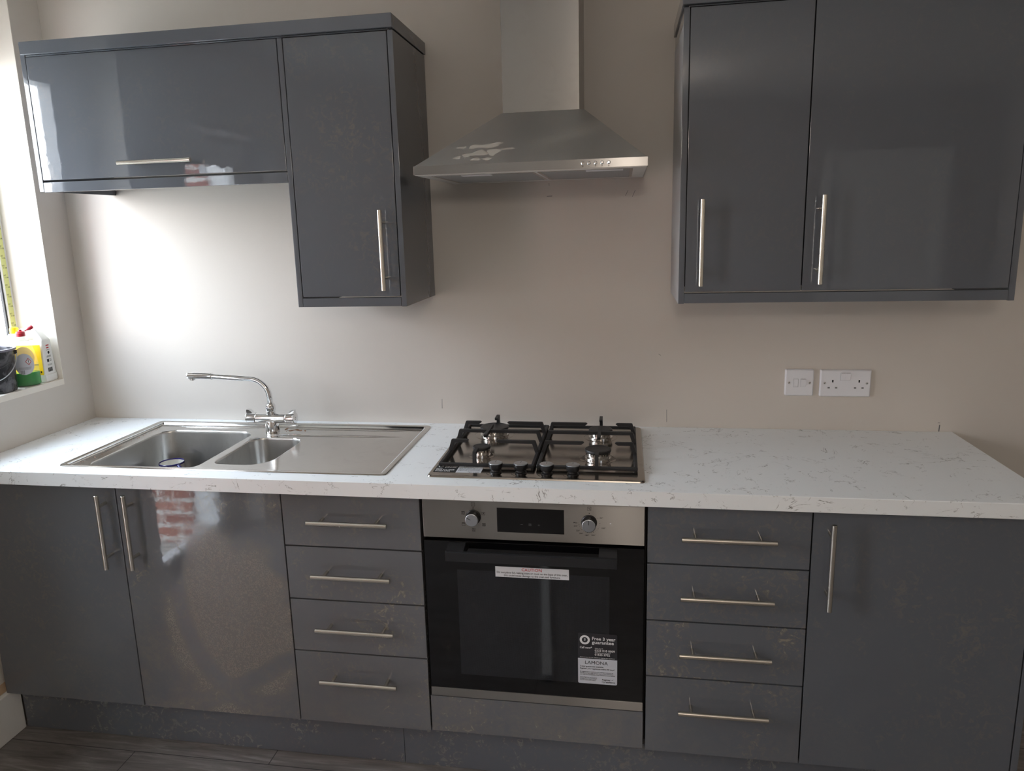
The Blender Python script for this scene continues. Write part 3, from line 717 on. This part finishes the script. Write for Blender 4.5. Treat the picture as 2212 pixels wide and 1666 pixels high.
for s_, x, z, wd in (('50°', 1.8945, .8235, .0085), ('100°', 1.8995, .7955, .0105), ('150°', 1.8735, .7750, .0105), ('180°', 1.8570, .7742, .0105), ('200°', 1.8425, .7788, .0098), ('220°', 1.8340, .7862, .0098), ('250°', 1.8280, .7988, .0098), ('Max', 1.8275, .8082, .0100)):
    ic.text(s_, (x, yi, z), .0050, 'Y', 'CENTER', .005, .0002, wd)
for k in range(20):
    a = math.radians(35 - 215 * k / 19); ic.lathe([(.0005 if k % 3 else .0009, 0), (.0005 if k % 3 else .0009, .0004)], (1.8633 + .0272 * math.cos(a), yi + .0005, .8078 + .0262 * math.sin(a)), 8, 'Y')
part('temperature_scale', ic, 'ink', panel)
part('indicator_lamp', MB().lathe([(.0024, 0), (.0024, .0006), (.0014, .0012)], (1.9180, -.574, .8085), 18, 'Y'), 'plastic_white', panel)
# glass door
t = NT('dark_oven_glass'); t.set(color=srgb(13, 13, 15), rough=.05, spec=.5)
mesh_v = t.voro(560.0); mesh_v.node.inputs['Randomness'].default_value = 0.0; dots = t.ramp(mesh_v, (.34, .9), (.48, .25))
sx, sy, sz = t.sep()
inwin = t.math('MULTIPLY', t.math('LESS_THAN', t.math('ABSOLUTE', sx), .205), t.math('LESS_THAN', t.math('ABSOLUTE', t.math('SUBTRACT', sz, .232)), .158))
fd = t.math('MULTIPLY', t.ramp(t.noise(7, 6, .65, None, 1.0), (.5, 0.0), (.75, .35)), t.ramp(t.noise(60, 4, .7), (.45, 0.0), (.7, 1.0)))
cc = t.mix(t.math('MULTIPLY', dots, inwin), srgb(11, 11, 13), srgb(42, 44, 48)); cc = t.mix(fd, cc, srgb(70, 64, 56))
t.set(color=cc, rough=t.mixf(fd, .05, .5))
M['oven_glass'] = t.m
door = part('oven_door', MB().box(OX0, OX1, -.5755, -.5475, .2984, .7425, .0012), 'oven_glass', ov)
part('door_trim', MB().box(OX0, OX1, -.5765, -.5475, .2718, .2980, .0010), 'steel_face', ov, label='brushed steel strip')
hb = MB()
hb.prism([(-.6205, .7050), (-.6205, .7290), (-.6165, .7310), (-.6080, .7300), (-.6080, .7080), (-.6150, .7045)], 'X', 1.4860, 1.9355)
for (xa, xb) in ((1.4860, 1.5330), (1.8885, 1.9355)):
    hb.prism([(-.6080, .7080), (-.6080, .7300), (-.5756, .7395), (-.5756, .7120)], 'X', xa, xb)
part('door_handle', hb, simple('satin_black', srgb(30, 31, 34), .42), door, smooth=25)
# caution label
cl = part('caution_label', MB().box(1.6115, 1.8093, -.5761, -.5754, .6455, .6753), simple('caution_white', srgb(218, 220, 224), .45), door, label='white CAUTION label')
part('heading', MB().text('CAUTION', (1.7100, -.5762, .6685), .012, 'Y', 'CENTER', .012, .0002, .054), 'red_ink', cl)
b = MB(); b.text('Do not place foil, baking trays or cook on the base of this oven,', (1.7105, -.5762, .6588), .008, 'Y', 'CENTER', .008, .0002, .190); b.text('this could cause damage to the oven and furniture.', (1.7105, -.5762, .6508), .008, 'Y', 'CENTER', .008, .0002, .152)
part('lettering', b, 'ink', cl)
# guarantee sticker
S0, S1, T0, T1, TM = 1.8315, 1.9363, .3445, .4940, .4195
st = part('guarantee_sticker', MB().prism(rrect(S0, S1, TM, T1, (.004, .004, .0, .0), 4), 'Y', -.5761, -.5754), simple('sticker_charcoal', srgb(44, 44, 48), .45), door, label='black and white guarantee sticker')
part('label_panel', MB().prism(rrect(S0, S1, T0, TM, (.0, .0, .004, .004), 4), 'Y', -.5761, -.5754), simple('sticker_silver', srgb(196, 199, 206), .45), st)
b = MB(); ys = -.5762
def L(s_, x, z, wd, size, bold=.0): b.text(s_, (x + wd / 2, ys, z), size, 'Y', 'CENTER', bold, .0002, wd)
L('Free 3 year', 1.8690, .4795, .0620, .013, .03); L('guarantee', 1.8690, .4685, .0585, .013, .03)
L('Call now*', 1.8365, .4520, .0325, .0085, .03)
L('Within the UK', 1.8765, .4510, .0220, .0035); L('0333 010 0009', 1.8765, .4445, .0535, .0085, .03); L('Within Republic of Ireland', 1.8765, .4385, .0420, .0032); L('01525 5752', 1.8765, .4325, .0405, .0085, .03)
L('Alternatively, visit our website to register your appliance', 1.8365, .4235, .0930, .0032)
b.lathe([(.0135, 0), (.0135, .0003), (.0080, .0003), (.0080, 0)], (1.8500, ys + .0002, .4748), 40, 'Y', False, False); b.text('3', (1.8500, ys, .4755), .0100, 'Y', 'CENTER', .03, .0002)
part('lettering', b, 'white_ink', st)
b = MB()
b.text('LAMONA', (1.8805, ys, .4075), .014, 'Y', 'CENTER', -.006, .0002, .061)
L('3 year guarantee available.', 1.8365, .3960, .0640, .0055, .012); L('Register your appliance within 90 days*', 1.8365, .3895, .0930, .0055, .012)
L('By registering your appliance and creating an account, we', 1.8365, .3800, .0890, .0038, .004); L('will keep you up to date with the latest product information', 1.8365, .3758, .0890, .0038, .004); L('and notify you immediately of any important product updates', 1.8365, .3716, .0940, .0038, .004)
for k in range(4): L(('Calls are charged at your local rate and may', 'be recorded. Terms and conditions apply, see', 'the website for the full details of the offer.', 'Registration required within the period')[k], 1.8365, .3635 - k * .0030, (.045, .045, .044, .042)[k], .0026)
L('Register', 1.8960, .3585, .0225, .0062, .02); L('my appliance', 1.8955, .3520, .0350, .0062, .02)
b.prism([(1.9215, .3590), (1.9225, .3575), (1.9270, .3612), (1.9225, .3584)], 'Y', ys - .0002, ys + .0002)
part('lettering', b, 'ink', st)

# ------------------------------------------------------------------ cooker hood
hd_ = thing('cooker_hood', 'stainless chimney cooker hood on the wall above the hob', 'cooker hood', (1.707, -.0015, 1.7068))
X0, X1, YF, ZA, ZB = 1.4079, 2.0059, -.4662, 1.7068, 1.7284
b = MB(); e = -.0015
# canopy: outer rim, sloping pyramid, and the turned-in lip of the underside
rim0 = [(X0, e, ZA), (X0, YF, ZA), (X1, YF, ZA), (X1, e, ZA)]
rim1 = [(X0, e, ZB), (X0, YF, ZB), (X1, YF, ZB), (X1, e, ZB)]
pyr0 = [(X0 + .003, e, ZB + .001), (X0 + .003, YF + .003, ZB + .001), (X1 - .003, YF + .003, ZB + .001), (X1 - .003, e, ZB + .001)]
top = [(1.6100, e, 1.8785), (1.6100, -.2540, 1.8785), (1.8385, -.2540, 1.8785), (1.8385, e, 1.8785)]
b.loft([pyr0, top], True, True)
part('canopy', b, 'steel_hood', hd_, smooth=12)
ch = MB(); ch.box(1.6130, 1.8261, -.2503, e, 1.8786, 2.455, .0015)
part('chimney_duct', ch, 'steel_chimney', hd_)
rb_ = MB(); rb_.box(X0, X1, YF, -.0015, ZA, ZB + .0008, .0008)
part('front_rim', rb_, 'steel_face', hd_)
M['steel_plain'] = simple('satin_steel', (.66, .65, .63, 1), .5, .6)
u_ = MB(); zu0, zu1 = ZA - .0012, ZA - .0001
u_.box(X0 + .003, X0 + .034, YF + .003, -.004, zu0, zu1).box(X1 - .036, X1 - .003, YF + .003, -.004, zu0, zu1).box(X0 + .034, X1 - .036, YF + .003, YF + .046, zu0, zu1).box(X0 + .034, X1 - .036, -.058, -.004, zu0, zu1).box(1.7175, 1.7245, YF + .046, -.058, zu0, zu1)
part('underside_rim', u_, 'steel_plain', hd_)
t = NT('aluminium_filter_mesh'); w_ = t.n('ShaderNodeTexWave'); w_.inputs['Scale'].default_value = 110; w_.bands_direction = 'X'; t.l(t.map(rot=(0, 0, .78)), w_.inputs[0])
w2 = t.n('ShaderNodeTexWave'); w2.inputs['Scale'].default_value = 110; w2.bands_direction = 'X'; t.l(t.map(rot=(0, 0, -.78)), w2.inputs[0])
g_ = t.math('MULTIPLY', w_.outputs['Fac'], w2.outputs['Fac']); t.set(color=t.mix(g_, srgb(120, 122, 124), srgb(215, 218, 220)), metal=.15, rough=.45); M['filter'] = t.m
ZA_ = ZA; ZA = ZA - .0125
for (xa, xb) in ((X0 + .034, 1.7175), (1.7245, X1 - .036)):
    f = part('grease_filter', MB().box(xa + .008, xb - .008, -.408, -.068, ZA + .0118, ZA + .0124), 'filter', hd_)
    fr_ = MB(); fr_.box(xa, xb, -.416, -.408, ZA + .0110, ZA + .0124).box(xa, xb, -.068, -.060, ZA + .0110, ZA + .0124).box(xa, xa + .008, -.408, -.068, ZA + .0110, ZA + .0124).box(xb - .008, xb, -.408, -.068, ZA + .0110, ZA + .0124)
    part('filter_frame', fr_, 'chrome_dull', f)
for (xa, xb) in ((1.52, 1.60), (1.85, 1.945)):
    part('hood_light', MB().box(xa, xb, -.404, -.372, ZA + .0098, ZA + .0118), 'plastic_white', hd_)
ZA = ZA_
for k, x in enumerate((1.8460, 1.8610, 1.8775, 1.8935, 1.9100)):
    bt = part('push_button', MB().lathe([(.0046, 0), (.0046, .0012), (.0040, .0018), (.0034, .0010), (.0034, .0030), (.0026, .0038)], (x, YF, 1.7192), 24, 'Y'), 'chrome', hd_)
pm = MB()
for k, x in enumerate((1.8460, 1.8610, 1.8775, 1.8935, 1.9100)): pm.text(('0', '-', '=', '=', 'o')[k], (x, YF - .0004, 1.7115), .006, 'Y', 'CENTER', .02, .0003)
part('button_symbols', pm, 'ink', hd_)
# plaster splashes dried on the canopy front (they follow its slope)
M['plaster_white'] = simple('dried_plaster', srgb(188, 184, 176), .8)
sl = MB(); random.seed(11)
def on_slope(x, f): return (x, YF + .003 + (-.2540 - YF - .003) * f, ZB + .001 + (1.8785 - ZB - .001) * f)
for (x, f, rx, rz, ang) in ((1.560, .33, .018, .030, .5), (1.575, .20, .024, .040, .2), (1.600, .34, .030, .034, .6), (1.612, .21, .016, .050, .3), (1.545, .17, .014, .026, .4), (1.570, .085, .014, .020, .1), (1.600, .080, .011, .020, .2), (1.525, .32, .012, .016, .2), (1.650, .26, .018, .012, .3), (1.520, .13, .010, .02, .9)):
    n = 18; P = []
    for k in range(n):
        a = 2 * PI * k / n; r = 1 + .22 * math.sin(3 * a + x * 90) + random.uniform(-.12, .12)
        dx = rx * r * math.cos(a); df = rz * r * math.sin(a) * 1.35 + dx * ang * 1.2
        P.append((x + dx, f + df))
    nrm = Vector((0, -(1.8785 - ZB), (-.2540 - YF))).normalized()
    lo = [Vector(on_slope(*p)) for p in P]; 
    sl.loft([[q + nrm * .00005 for q in lo], [Vector(on_slope(x + (p[0] - x) * .8, f + (p[1] - f) * .8)) + nrm * .0007 for p in P]], False, True)
part('plaster_splashes', sl, 'plaster_white', hd_)

# ------------------------------------------------------------------ wall units
UY = -.3295
M['g_up_l'] = gloss('grey_gloss_upper', .16, 81.0, 0, 0, .015)
M['g_up_t'] = gloss('grey_gloss_tall', .28, 91.0, 0, 0, .04)
M['g_up_r'] = gloss('grey_gloss_upper_right', .10, 101.0, 0, 0, .03)
M['g_panel'] = gloss('grey_gloss_panel', .0, 111.0, 0, 0, .03)
u1 = thing('flap_wall_cabinet', 'low wide grey gloss wall cabinet with lift-up flap door beside the window', 'wall cabinet', (.60, -.165, 1.712))
carcass(u1, .2045, .9955, -.311, 1.765, 2.097)
part('end_panel', MB().box(.1880, .2035, UY, -.0015, 1.7120, 2.1375, .0010), 'g_panel', u1)
a = front('flap_door', u1, .2050, .9945, 1.7455, 2.0975, 'g_up_l', UY); bar_handle(a, (.6032, 1.783), 'X', .234, UY)
part('pelmet', MB().box(.2040, .9960, UY - .0005, UY + .018, 1.7100, 1.7395, .0015), 'g_panel', u1)
u2 = thing('tall_wall_cabinet', 'narrow full-height grey gloss wall cabinet left of the cooker hood', 'wall cabinet', (1.163, -.165, 1.351))
carcass(u2, 1.0125, 1.3135, -.311, 1.395, 2.097)
part('end_panel', MB().box(.9968, 1.0117, UY, -.0015, 1.3515, 2.0985, .0010), 'g_panel', u2)
part('end_panel', MB().box(1.3146, 1.3303, UY, -.0015, 1.3505, 2.0985, .0010), 'g_panel', u2)
a = front('door', u2, 1.0140, 1.3122, 1.3810, 2.0970, 'g_up_t', UY); bar_handle(a, (1.2750, 1.512), 'Z', .226, UY)
part('pelmet', MB().box(1.0122, 1.3141, UY - .0005, UY + .018, 1.3515, 1.3770, .0015), 'g_panel', u2)
b = MB(); b.box(.2040, 1.3345, -.3475, -.3275, 2.1005, 2.1365, .002).box(1.3165, 1.3345, -.3275, -.0015, 2.1005, 2.1365, .002).box(.2040, 1.3165, -.3275, -.0015, 2.0990, 2.1010)
single('cornice', b, 'g_panel', 'dark grey cornice along the top of the two left wall cabinets', 'cornice')
u3 = thing('narrow_wall_cabinet', 'narrow grey gloss wall cabinet just right of the cooker hood', 'wall cabinet', (2.255, -.165, 1.350))
carcass(u3, 2.1105, 2.4100, -.311, 1.395, 2.097)
part('end_panel', MB().box(2.0946, 2.1097, UY, -.0015, 1.3495, 2.0985, .0010), 'g_panel', u3)
M['film'] = simple('cloudy_protective_film', srgb(168, 168, 170), .35)
part('protective_film', MB().box(2.0940, 2.0946, UY + .001, -.003, 1.351, 2.060), 'film', u3, label='pale cloudy protective film')
a = front('door', u3, 2.1117, 2.4087, 1.3820, 2.0970, 'g_up_r', UY); bar_handle(a, (2.1492, 1.5122), 'Z', .226, UY)
u4 = thing('wide_wall_cabinet', 'wide grey gloss wall cabinet at the right end of the wall', 'wall cabinet', (2.667, -.165, 1.350))
carcass(u4, 2.4115, 2.9075, -.311, 1.395, 2.097)
part('end_panel', MB().box(2.9085, 2.9237, UY, -.0015, 1.3495, 2.0985, .0010), 'g_panel', u4)
a = front('door', u4, 2.4117, 2.9070, 1.3820, 2.0970, 'g_up_r', UY); bar_handle(a, (2.4472, 1.5131), 'Z', .226, UY)
single('pelmet', MB().box(2.1100, 2.9082, UY - .0005, UY + .018, 1.3510, 1.3775, .0015), 'g_panel', 'grey light pelmet under the doors of the two right wall cabinets', 'pelmet')
b = MB(); b.box(2.0900, 2.9285, -.3475, -.3275, 2.1005, 2.1365, .002).box(2.0900, 2.1080, -.3275, -.0015, 2.1005, 2.1365, .002).box(2.9105, 2.9285, -.3275, -.0015, 2.1005, 2.1365, .002).box(2.1080, 2.9105, -.3275, -.0015, 2.0990, 2.1010)
single('cornice', b, 'g_panel', 'dark grey cornice cut off by the photo top above the two right wall cabinets', 'cornice')

# ------------------------------------------------------------------ sockets
def plate(t, x0, x1, z0, z1):
    b = MB(); y = -.0004
    lo = rrect(x0, x1, z0, z1, .004, 4); mi = rrect(x0 + .0004, x1 - .0004, z0 + .0004, z1 - .0004, .004, 4); hi = rrect(x0 + .0035, x1 - .0035, z0 + .0035, z1 - .0035, .002, 4)
    f = lambda p, yy: [(u, yy, v) for u, v in p]
    b.loft([f(lo, y), f(lo, y - .0055), f(mi, y - .0065), f(hi, y - .0095)]); return part('faceplate', b, 'plastic_white', t, smooth=30)
YP = -.0099
def rocker(t, x, z, w=.0048, h=.0085, red=True):
    r = part('rocker_switch', MB().prism([(YP + .0006, z - h), (YP - .0008, z - h), (YP - .0046, z + h * .86), (YP - .0040, z + h), (YP + .0006, z + h)], 'X', x - w, x + w), 'plastic_white', t)
    part('indicator', MB().box(x - w * .8, x + w * .8, YP - .0034, YP - .0006, z + h - .0001, z + h + .0004), simple('dark_red_plastic', srgb(70, 16, 22), .4), r)
    g = MB(); g.box(x - w - .0004, x + w + .0004, YP - .0001, YP + .0004, z - h - .0004, z + h + .0004); part('switch_gap', g, 'grey_ink', r)
def screw(t, x, z, ang):
    s = part('screw', MB().lathe([(.0036, 0), (.0036, .0006), (.0026, .0012)], (x, YP, z), 20, 'Y'), 'chrome_dull', t)
    ca, sa = math.cos(ang) * .0026, math.sin(ang) * .0026; w = .0005
    part('slot', MB().prism([(x - ca - sa * .2, z - sa + ca * .2), (x + ca - sa * .2, z + sa + ca * .2), (x + ca + sa * .2, z + sa - ca * .2), (x - ca + sa * .2, z - sa - ca * .2)], 'Y', YP - .0014, YP - .0011), 'ink', s)
so = thing('fused_spur', 'small square white fused switch plate left of the double socket', 'switch', (2.4918, 0, 1.063))
plate(so, 2.4492, 2.5345, 1.0213, 1.1063)
fz = part('fuse_holder', MB().box(2.4742, 2.4882, YP - .0010, YP + .0006, 1.0505, 1.0755, .0006, 1), 'plastic_white', so)
part('holder_gap', MB().box(2.4736, 2.4888, YP - .0001, YP + .0004, 1.0499, 1.0761), 'grey_ink', fz)
rocker(so, 2.5030, 1.0635, .0078, .0122); screw(so, 2.4612, 1.0635, .9); screw(so, 2.5224, 1.0635, 1.3)
ds = thing('double_socket', 'white switched double power socket right of the small square plate', 'socket', (2.627, 0, 1.062))
plate(ds, 2.5528, 2.7020, 1.0197, 1.1050)
rocker(ds, 2.6195, 1.0835, .0068, .0118); rocker(ds, 2.6332, 1.0835, .0068, .0118)
screw(ds, 2.5668, 1.0630, .8); screw(ds, 2.6895, 1.0630, .2)
for cxx in (2.5900, 2.6670):
    part('earth_slot', MB().box(cxx - .0022, cxx + .0022, YP - .0001, YP + .0004, 1.0655, 1.0735), 'ink', ds)
    part('live_slot', MB().box(cxx - .0142, cxx - .0076, YP - .0001, YP + .0004, 1.0462, 1.0505), 'grey_ink', ds); part('live_slot', MB().box(cxx + .0076, cxx + .0142, YP - .0001, YP + .0004, 1.0462, 1.0505), 'grey_ink', ds)

# ------------------------------------------------------------------ things on the window sill
SZ = WZ0 + .0004
M['bucket'] = NT('dusty_black_plastic'); t = M['bucket']
f = t.ramp(t.noise(22, 6, .7, None, .8), (.46, 0.0), (.68, .75)); t.set(color=t.mix(f, srgb(34, 34, 38), srgb(122, 122, 128)), rough=t.mixf(f, .22, .7)); M['bucket'] = t.m
bk = thing('bucket', 'dusty black plastic bucket with wire handle on the window sill', 'bucket', (-.0745, -.347, SZ))
bc = (-.0745, -.347, SZ)
part('tub', MB().lathe([(.058, 0), (.0645, .001), (.066, .006), (.0735, .138), (.0725, .139), (.0710, .137), (.0632, .006), (.058, .004)], bc, 48), 'bucket', bk)
part('rim', MB().lathe([(.0726, .134), (.0790, .1345), (.0800, .138), (.0790, .1415), (.0722, .1415), (.0715, .138)], bc, 48, cap0=False, cap1=False), simple('grey_rim_plastic', srgb(128, 124, 136), .4), bk)
wv = []
for k in range(25):
    a = PI * k / 24; s_, c_ = math.sin(a), math.cos(a)
    # wire hangs from two lugs across the view and droops in front of the tub
    u = Vector((.73, .68, 0)); v = Vector((.68, -.73, 0))
    p = Vector(bc) + u * (.0775 * c_) + v * (.0785 * s_ * 1.02) + Vector((0, 0, .124 - .080 * s_))
    wv.append(p)
part('wire_handle', MB().tube(wv, .0016, 8), simple('galvanised_wire', srgb(205, 205, 208), .3, .6), bk)
for s_ in (1, -1):
    lg = MB(); u = Vector((.73, .68, 0)) * s_; p0 = Vector(bc) + u * .070 + Vector((0, 0, .124)); lg.cyl(p0, p0 + u * .0095, .007, seg=14); part('lug', lg, 'bucket', bk)

bt = thing('washing_up_bottle', 'clear squeezy bottle with green liquid and open red flip cap on the sill', 'bottle', (-.039, -.244, SZ))
BC = Vector((-.039, -.244, SZ)); BU = Vector((.73, .68, 0)); BV = Vector((.68, -.73, 0))
def ell(z, a, b, n=32): return [BC + BU * (a * math.cos(2 * PI * k / n)) + BV * (b * math.sin(2 * PI * k / n)) + Vector((0, 0, z)) for k in range(n)]
prof = [(0, .034, .020), (.001, .038, .0235), (.006, .0405, .0255), (.030, .0405, .026), (.075, .0385, .025), (.105, .035, .023), (.130, .0295, .0205), (.150, .0235, .0175), (.160, .0165, .0145), (.1635, .0125, .0125), (.172, .0118, .0118)]
bb = MB(); bb.loft([ell(*p) for p in prof])
t = NT('clear_pet'); t.set(color=srgb(226, 236, 226), rough=.12, trans=0.0); t.b.inputs['Alpha'].default_value = .10
part('bottle_body', bb, t.m, bt, smooth=60)
t = NT('green_liquid'); t.set(color=srgb(0, 138, 44), rough=.08); t.b.inputs['Subsurface Weight'].default_value = .25; t.b.inputs['Subsurface Radius'].default_value = (.004, .02, .008); t.b.inputs['Subsurface Scale'].default_value = 1.0
lq = MB(); lq.loft([ell(z, a - .0012, b_ - .0012) for z, a, b_ in ((.0012, .036, .022), (.006, .0405, .0255), (.030, .0405, .026), (.046, .0399, .0257))])
part('green_liquid', lq, t.m, bt, label='green washing-up liquid', smooth=60)
cap = MB(); cap.lathe([(.0135, 0), (.0138, .001), (.0138, .012), (.0125, .013), (.0120, .016), (.006, .0175), (.0045, .022), (.003, .0225)], BC + Vector((0, 0, .168)), 28)
M['red_plastic'] = simple('red_plastic', srgb(178, 28, 44), .35)
cp = part('cap', cap, 'red_plastic', bt)
fl = MB(); q0 = BC + BU * .0125 + Vector((0, 0, .184)); q1 = BC + BU * .027 + Vector((0, 0, .192)); q2 = BC + BU * .038 + Vector((0, 0, .198))
fl.tube([q0, q0 + (q1 - q0) * .5], [.0022, .0022], 10); fl.tube([q0 + (q1 - q0) * .5, q1, q2 - (q2 - q1) * .2, q2], [.003, .0068, .0068, .004], 16)
part('flip_lid', fl, 'red_plastic', cp)
# wrap-round labels that follow the bottle wall
def wrap(z0, z1, a0, a1, d, shape=None, n=20, mz=24):
    b = MB(); rows = []
    def rad(z):
        for (p, q) in zip(prof, prof[1:]):
            if p[0] <= z <= q[0]:
                f = (z - p[0]) / (q[0] - p[0]); return p[1] + (q[1] - p[1]) * f, p[2] + (q[2] - p[2]) * f
    for j in range(mz + 1):
        v = j / mz; z = z0 + (z1 - z0) * v; A, B = rad(z)
        half = (math.sqrt(max(0, 1 - (2 * v - 1) ** 2)) if shape == 'oval' else (1 - abs(2 * v - 1)) if shape == 'diamond' else 1) * (a1 - a0) / 2
        half = max(half, .004); am = (a0 + a1) / 2
        rows.append([b.bm.verts.new(BC + BU * ((A + d) * math.cos(am - half + 2 * half * i / n)) + BV * ((B + d) * math.sin(am - half + 2 * half * i / n)) + Vector((0, 0, z))) for i in range(n + 1)])
    for r0, r1 in zip(rows, rows[1:]):
        for i in range(n): b.bm.faces.new((r0[i], r0[i + 1], r1[i + 1], r1[i]))
    return b
rd = math.radians
lab = part('back_label', wrap(.040, .112, rd(48), rd(138), .0003, 'oval'), simple('pale_label', srgb(206, 206, 212), .5), bt, label='pale rounded label', smooth=80)
part('hazard_border', wrap(.072, .096, rd(60), rd(88), .0005, 'diamond'), 'red_ink', lab); part('hazard_ground', wrap(.0748, .0932, rd(63.2), rd(84.8), .0007, 'diamond'), 'white_ink', lab)
part('exclamation_mark', wrap(.0815, .0905, rd(72.8), rd(75.2), .0009), 'ink', lab); part('exclamation_dot', wrap(.0778, .0800, rd(72.8), rd(75.2), .0009), 'ink', lab)
lines = MB()
for k in range(6):
    w_b = wrap(.0655 - k * .0016, .0660 - k * .0016, rd(64 + k), rd(120), .0005, None, 10, 1); me_ = bpy.data.meshes.new('x'); w_b.bm.to_mesh(me_); w_b.bm.free(); lines.bm.from_mesh(me_); bpy.data.meshes.remove(me_)
for k in range(6):
    w_b = wrap(.043, .056, rd(112 - k * 3.2), rd(113.2 - k * 3.2 + (k % 2)), .0005, None, 1, 3); me_ = bpy.data.meshes.new('x'); w_b.bm.to_mesh(me_); w_b.bm.free(); lines.bm.from_mesh(me_); bpy.data.meshes.remove(me_)
part('label_print', lines, 'grey_ink', lab)
part('front_label', wrap(.062, .130, rd(215), rd(325), .0003, 'oval'), simple('orange_yellow_label', srgb(235, 190, 90), .5), bt, label='yellow label on the far side', smooth=80)

cn = thing('cleaner_can', 'white plastic can with yellow label and moulded handle in the sill corner', 'can', (0, 0, 0))
b = MB(); y0, y1 = -.0335, .0335       # built upright at the origin, then set in the corner, turned a little
cx_ = lambda pts: [(x + .078, z) for x, z in pts]
out = cx_([(-.1455, .004), (-.1425, 0), (-.0150, 0), (-.0115, .004), (-.0120, .024), (-.0150, .027), (-.0150, .142), (-.0170, .149), (-.0420, .184), (-.0500, .187), (-.0860, .187), (-.0960, .182), (-.1060, .168), (-.1100, .170), (-.1290, .170), (-.1330, .164), (-.1430, .150), (-.1430, .027), (-.1460, .024)])
hole = cx_([(-.0500, .142), (-.0460, .146), (-.0450, .164), (-.0490, .1715), (-.0560, .173), (-.0850, .173), (-.0920, .168), (-.0980, .152), (-.0960, .144), (-.0900, .142)])
def lp(poly, y, d):
    mx = sum(p[0] for p in poly) / len(poly); mz = sum(p[1] for p in poly) / len(poly); hx = max(abs(p[0] - mx) for p in poly); hz = max(abs(p[1] - mz) for p in poly)
    r = []
    for x, z in poly:
        f = min(1, max(0, (z - .128) / .03)); k = 1 - .55 * f if x > -.03 else 1 - .35 * f
        r.append((mx + (x - mx) * (hx + d) / hx, y * k, max(0, mz + (z - mz) * (hz + d) / hz)))
    return r
O = [b.ring(lp(out, y, d)) for y, d in ((y0, -.006), (y0 + .002, -.002), (y0 + .007, 0), (y1 - .007, 0), (y1 - .002, -.002), (y1, -.006))]
Hh = [b.ring(lp(hole, y, d)) for y, d in ((y0, .004), (y0 + .002, .0015), (y0 + .007, 0), (y1 - .007, 0), (y1 - .002, .0015), (y1, .004))]
for G in (O, Hh):
    for p, q in zip(G, G[1:]): b.bridge(p, q)
b.holed([O[0], Hh[0]]); b.holed([O[-1], Hh[-1]])
part('can_body', b, simple('white_hdpe', srgb(236, 236, 232), .35), cn, smooth=40)
part('screw_cap', MB().lathe([(.0135, 0), (.0140, .002), (.0140, .016), (.0125, .019)], (-.0415, 0, .1702), 28), simple('yellow_plastic', srgb(240, 190, 20), .35), cn)
SZ0 = SZ; SZ = 0.0
M['yellow_label'] = simple('yellow_label', srgb(240, 200, 10), .45)
yl = part('front_label', MB().box(-.040, .0585, y0 - .0003, y0 + .0002, SZ + .027, SZ + .131), 'yellow_label', cn, label='yellow front label')
b = MB()
for (x, z) in ((.0435, .038), (.0510, .038)):
    b.box(x - .0022, x + .0022, y0 - .0006, y0 - .0003, SZ + z - .004, SZ + z + .003)
b.box(.026, .046, y0 - .0006, y0 - .0003, SZ + .062, SZ + .0645)
part('label_symbols', b, 'ink', yl)
part('hazard_mark', MB().prism([(.010, SZ + .088), (.022, SZ + .100), (.034, SZ + .088), (.022, SZ + .076)], 'Y', y0 - .0006, y0 - .0003), 'white_ink', yl)
b = MB(); xs_ = .0630
def sm(ya, yb, z0, z1, bb=None): (bb or b).box(xs_ + .0000, xs_ + .0005, ya + .1620, yb + .1620, SZ + z0, SZ + z1)
for k in range(9): sm(-.1745 + k * .0028, -.1745 + k * .0028 + (.0012 if k % 3 else .0020), .034, .048)
b.lathe([(.0050, 0), (.0050, .0005)], (xs_, .0020, SZ + .1000), 20, 'X'); sm(-.1740, -.1640, .068, .078)
for k in range(3): sm(-.1740 + .001 * k, -.1500, .0845 + k * .0022, .0853 + k * .0022)
for k in range(3): sm(-.1610, -.1500, .0690 + k * .0035, .0700 + k * .0035)
for k in range(2): sm(-.1735, -.1490, .0560 + k * .0030, .0568 + k * .0030)
sm(-.1710, -.1530, .1090, .1100)
part('side_print', b, 'ink', cn); b = MB(); sm(-.1700, -.1540, .1235, .1275); sm(-.1680, -.1560, .1150, .1190); part('red_print', b, 'red_ink', cn)
cn.location = (-.0745, -.1785, SZ0); cn.rotation_euler = (0, 0, math.radians(10)); SZ = SZ0

# ------------------------------------------------------------------ batten added out of view, to give the pale streak mirrored in the oven door
ang = math.atan2(-1.90 + 1.10, 1.595 - 1.685)
bm_ = MB(); d_ = Vector((1.590 - 1.690, -1.95 + 1.08, 0)); n_ = Vector((-d_.y, d_.x, 0)).normalized() * .017; p_ = Vector((1.690, -1.08, 0))
bm_.loft([[p_ + n_ + Vector((0, 0, .0008)), p_ - n_ + Vector((0, 0, .0008)), p_ + d_ - n_ + Vector((0, 0, .0008)), p_ + d_ + n_ + Vector((0, 0, .0008))], [p_ + n_ + Vector((0, 0, .02)), p_ - n_ + Vector((0, 0, .02)), p_ + d_ - n_ + Vector((0, 0, .02)), p_ + d_ + n_ + Vector((0, 0, .02))]])
single('mirrored_batten', bm_, 'white_gloss', 'white painted batten added on the floor for the pale streak mirrored in the oven', 'batten')
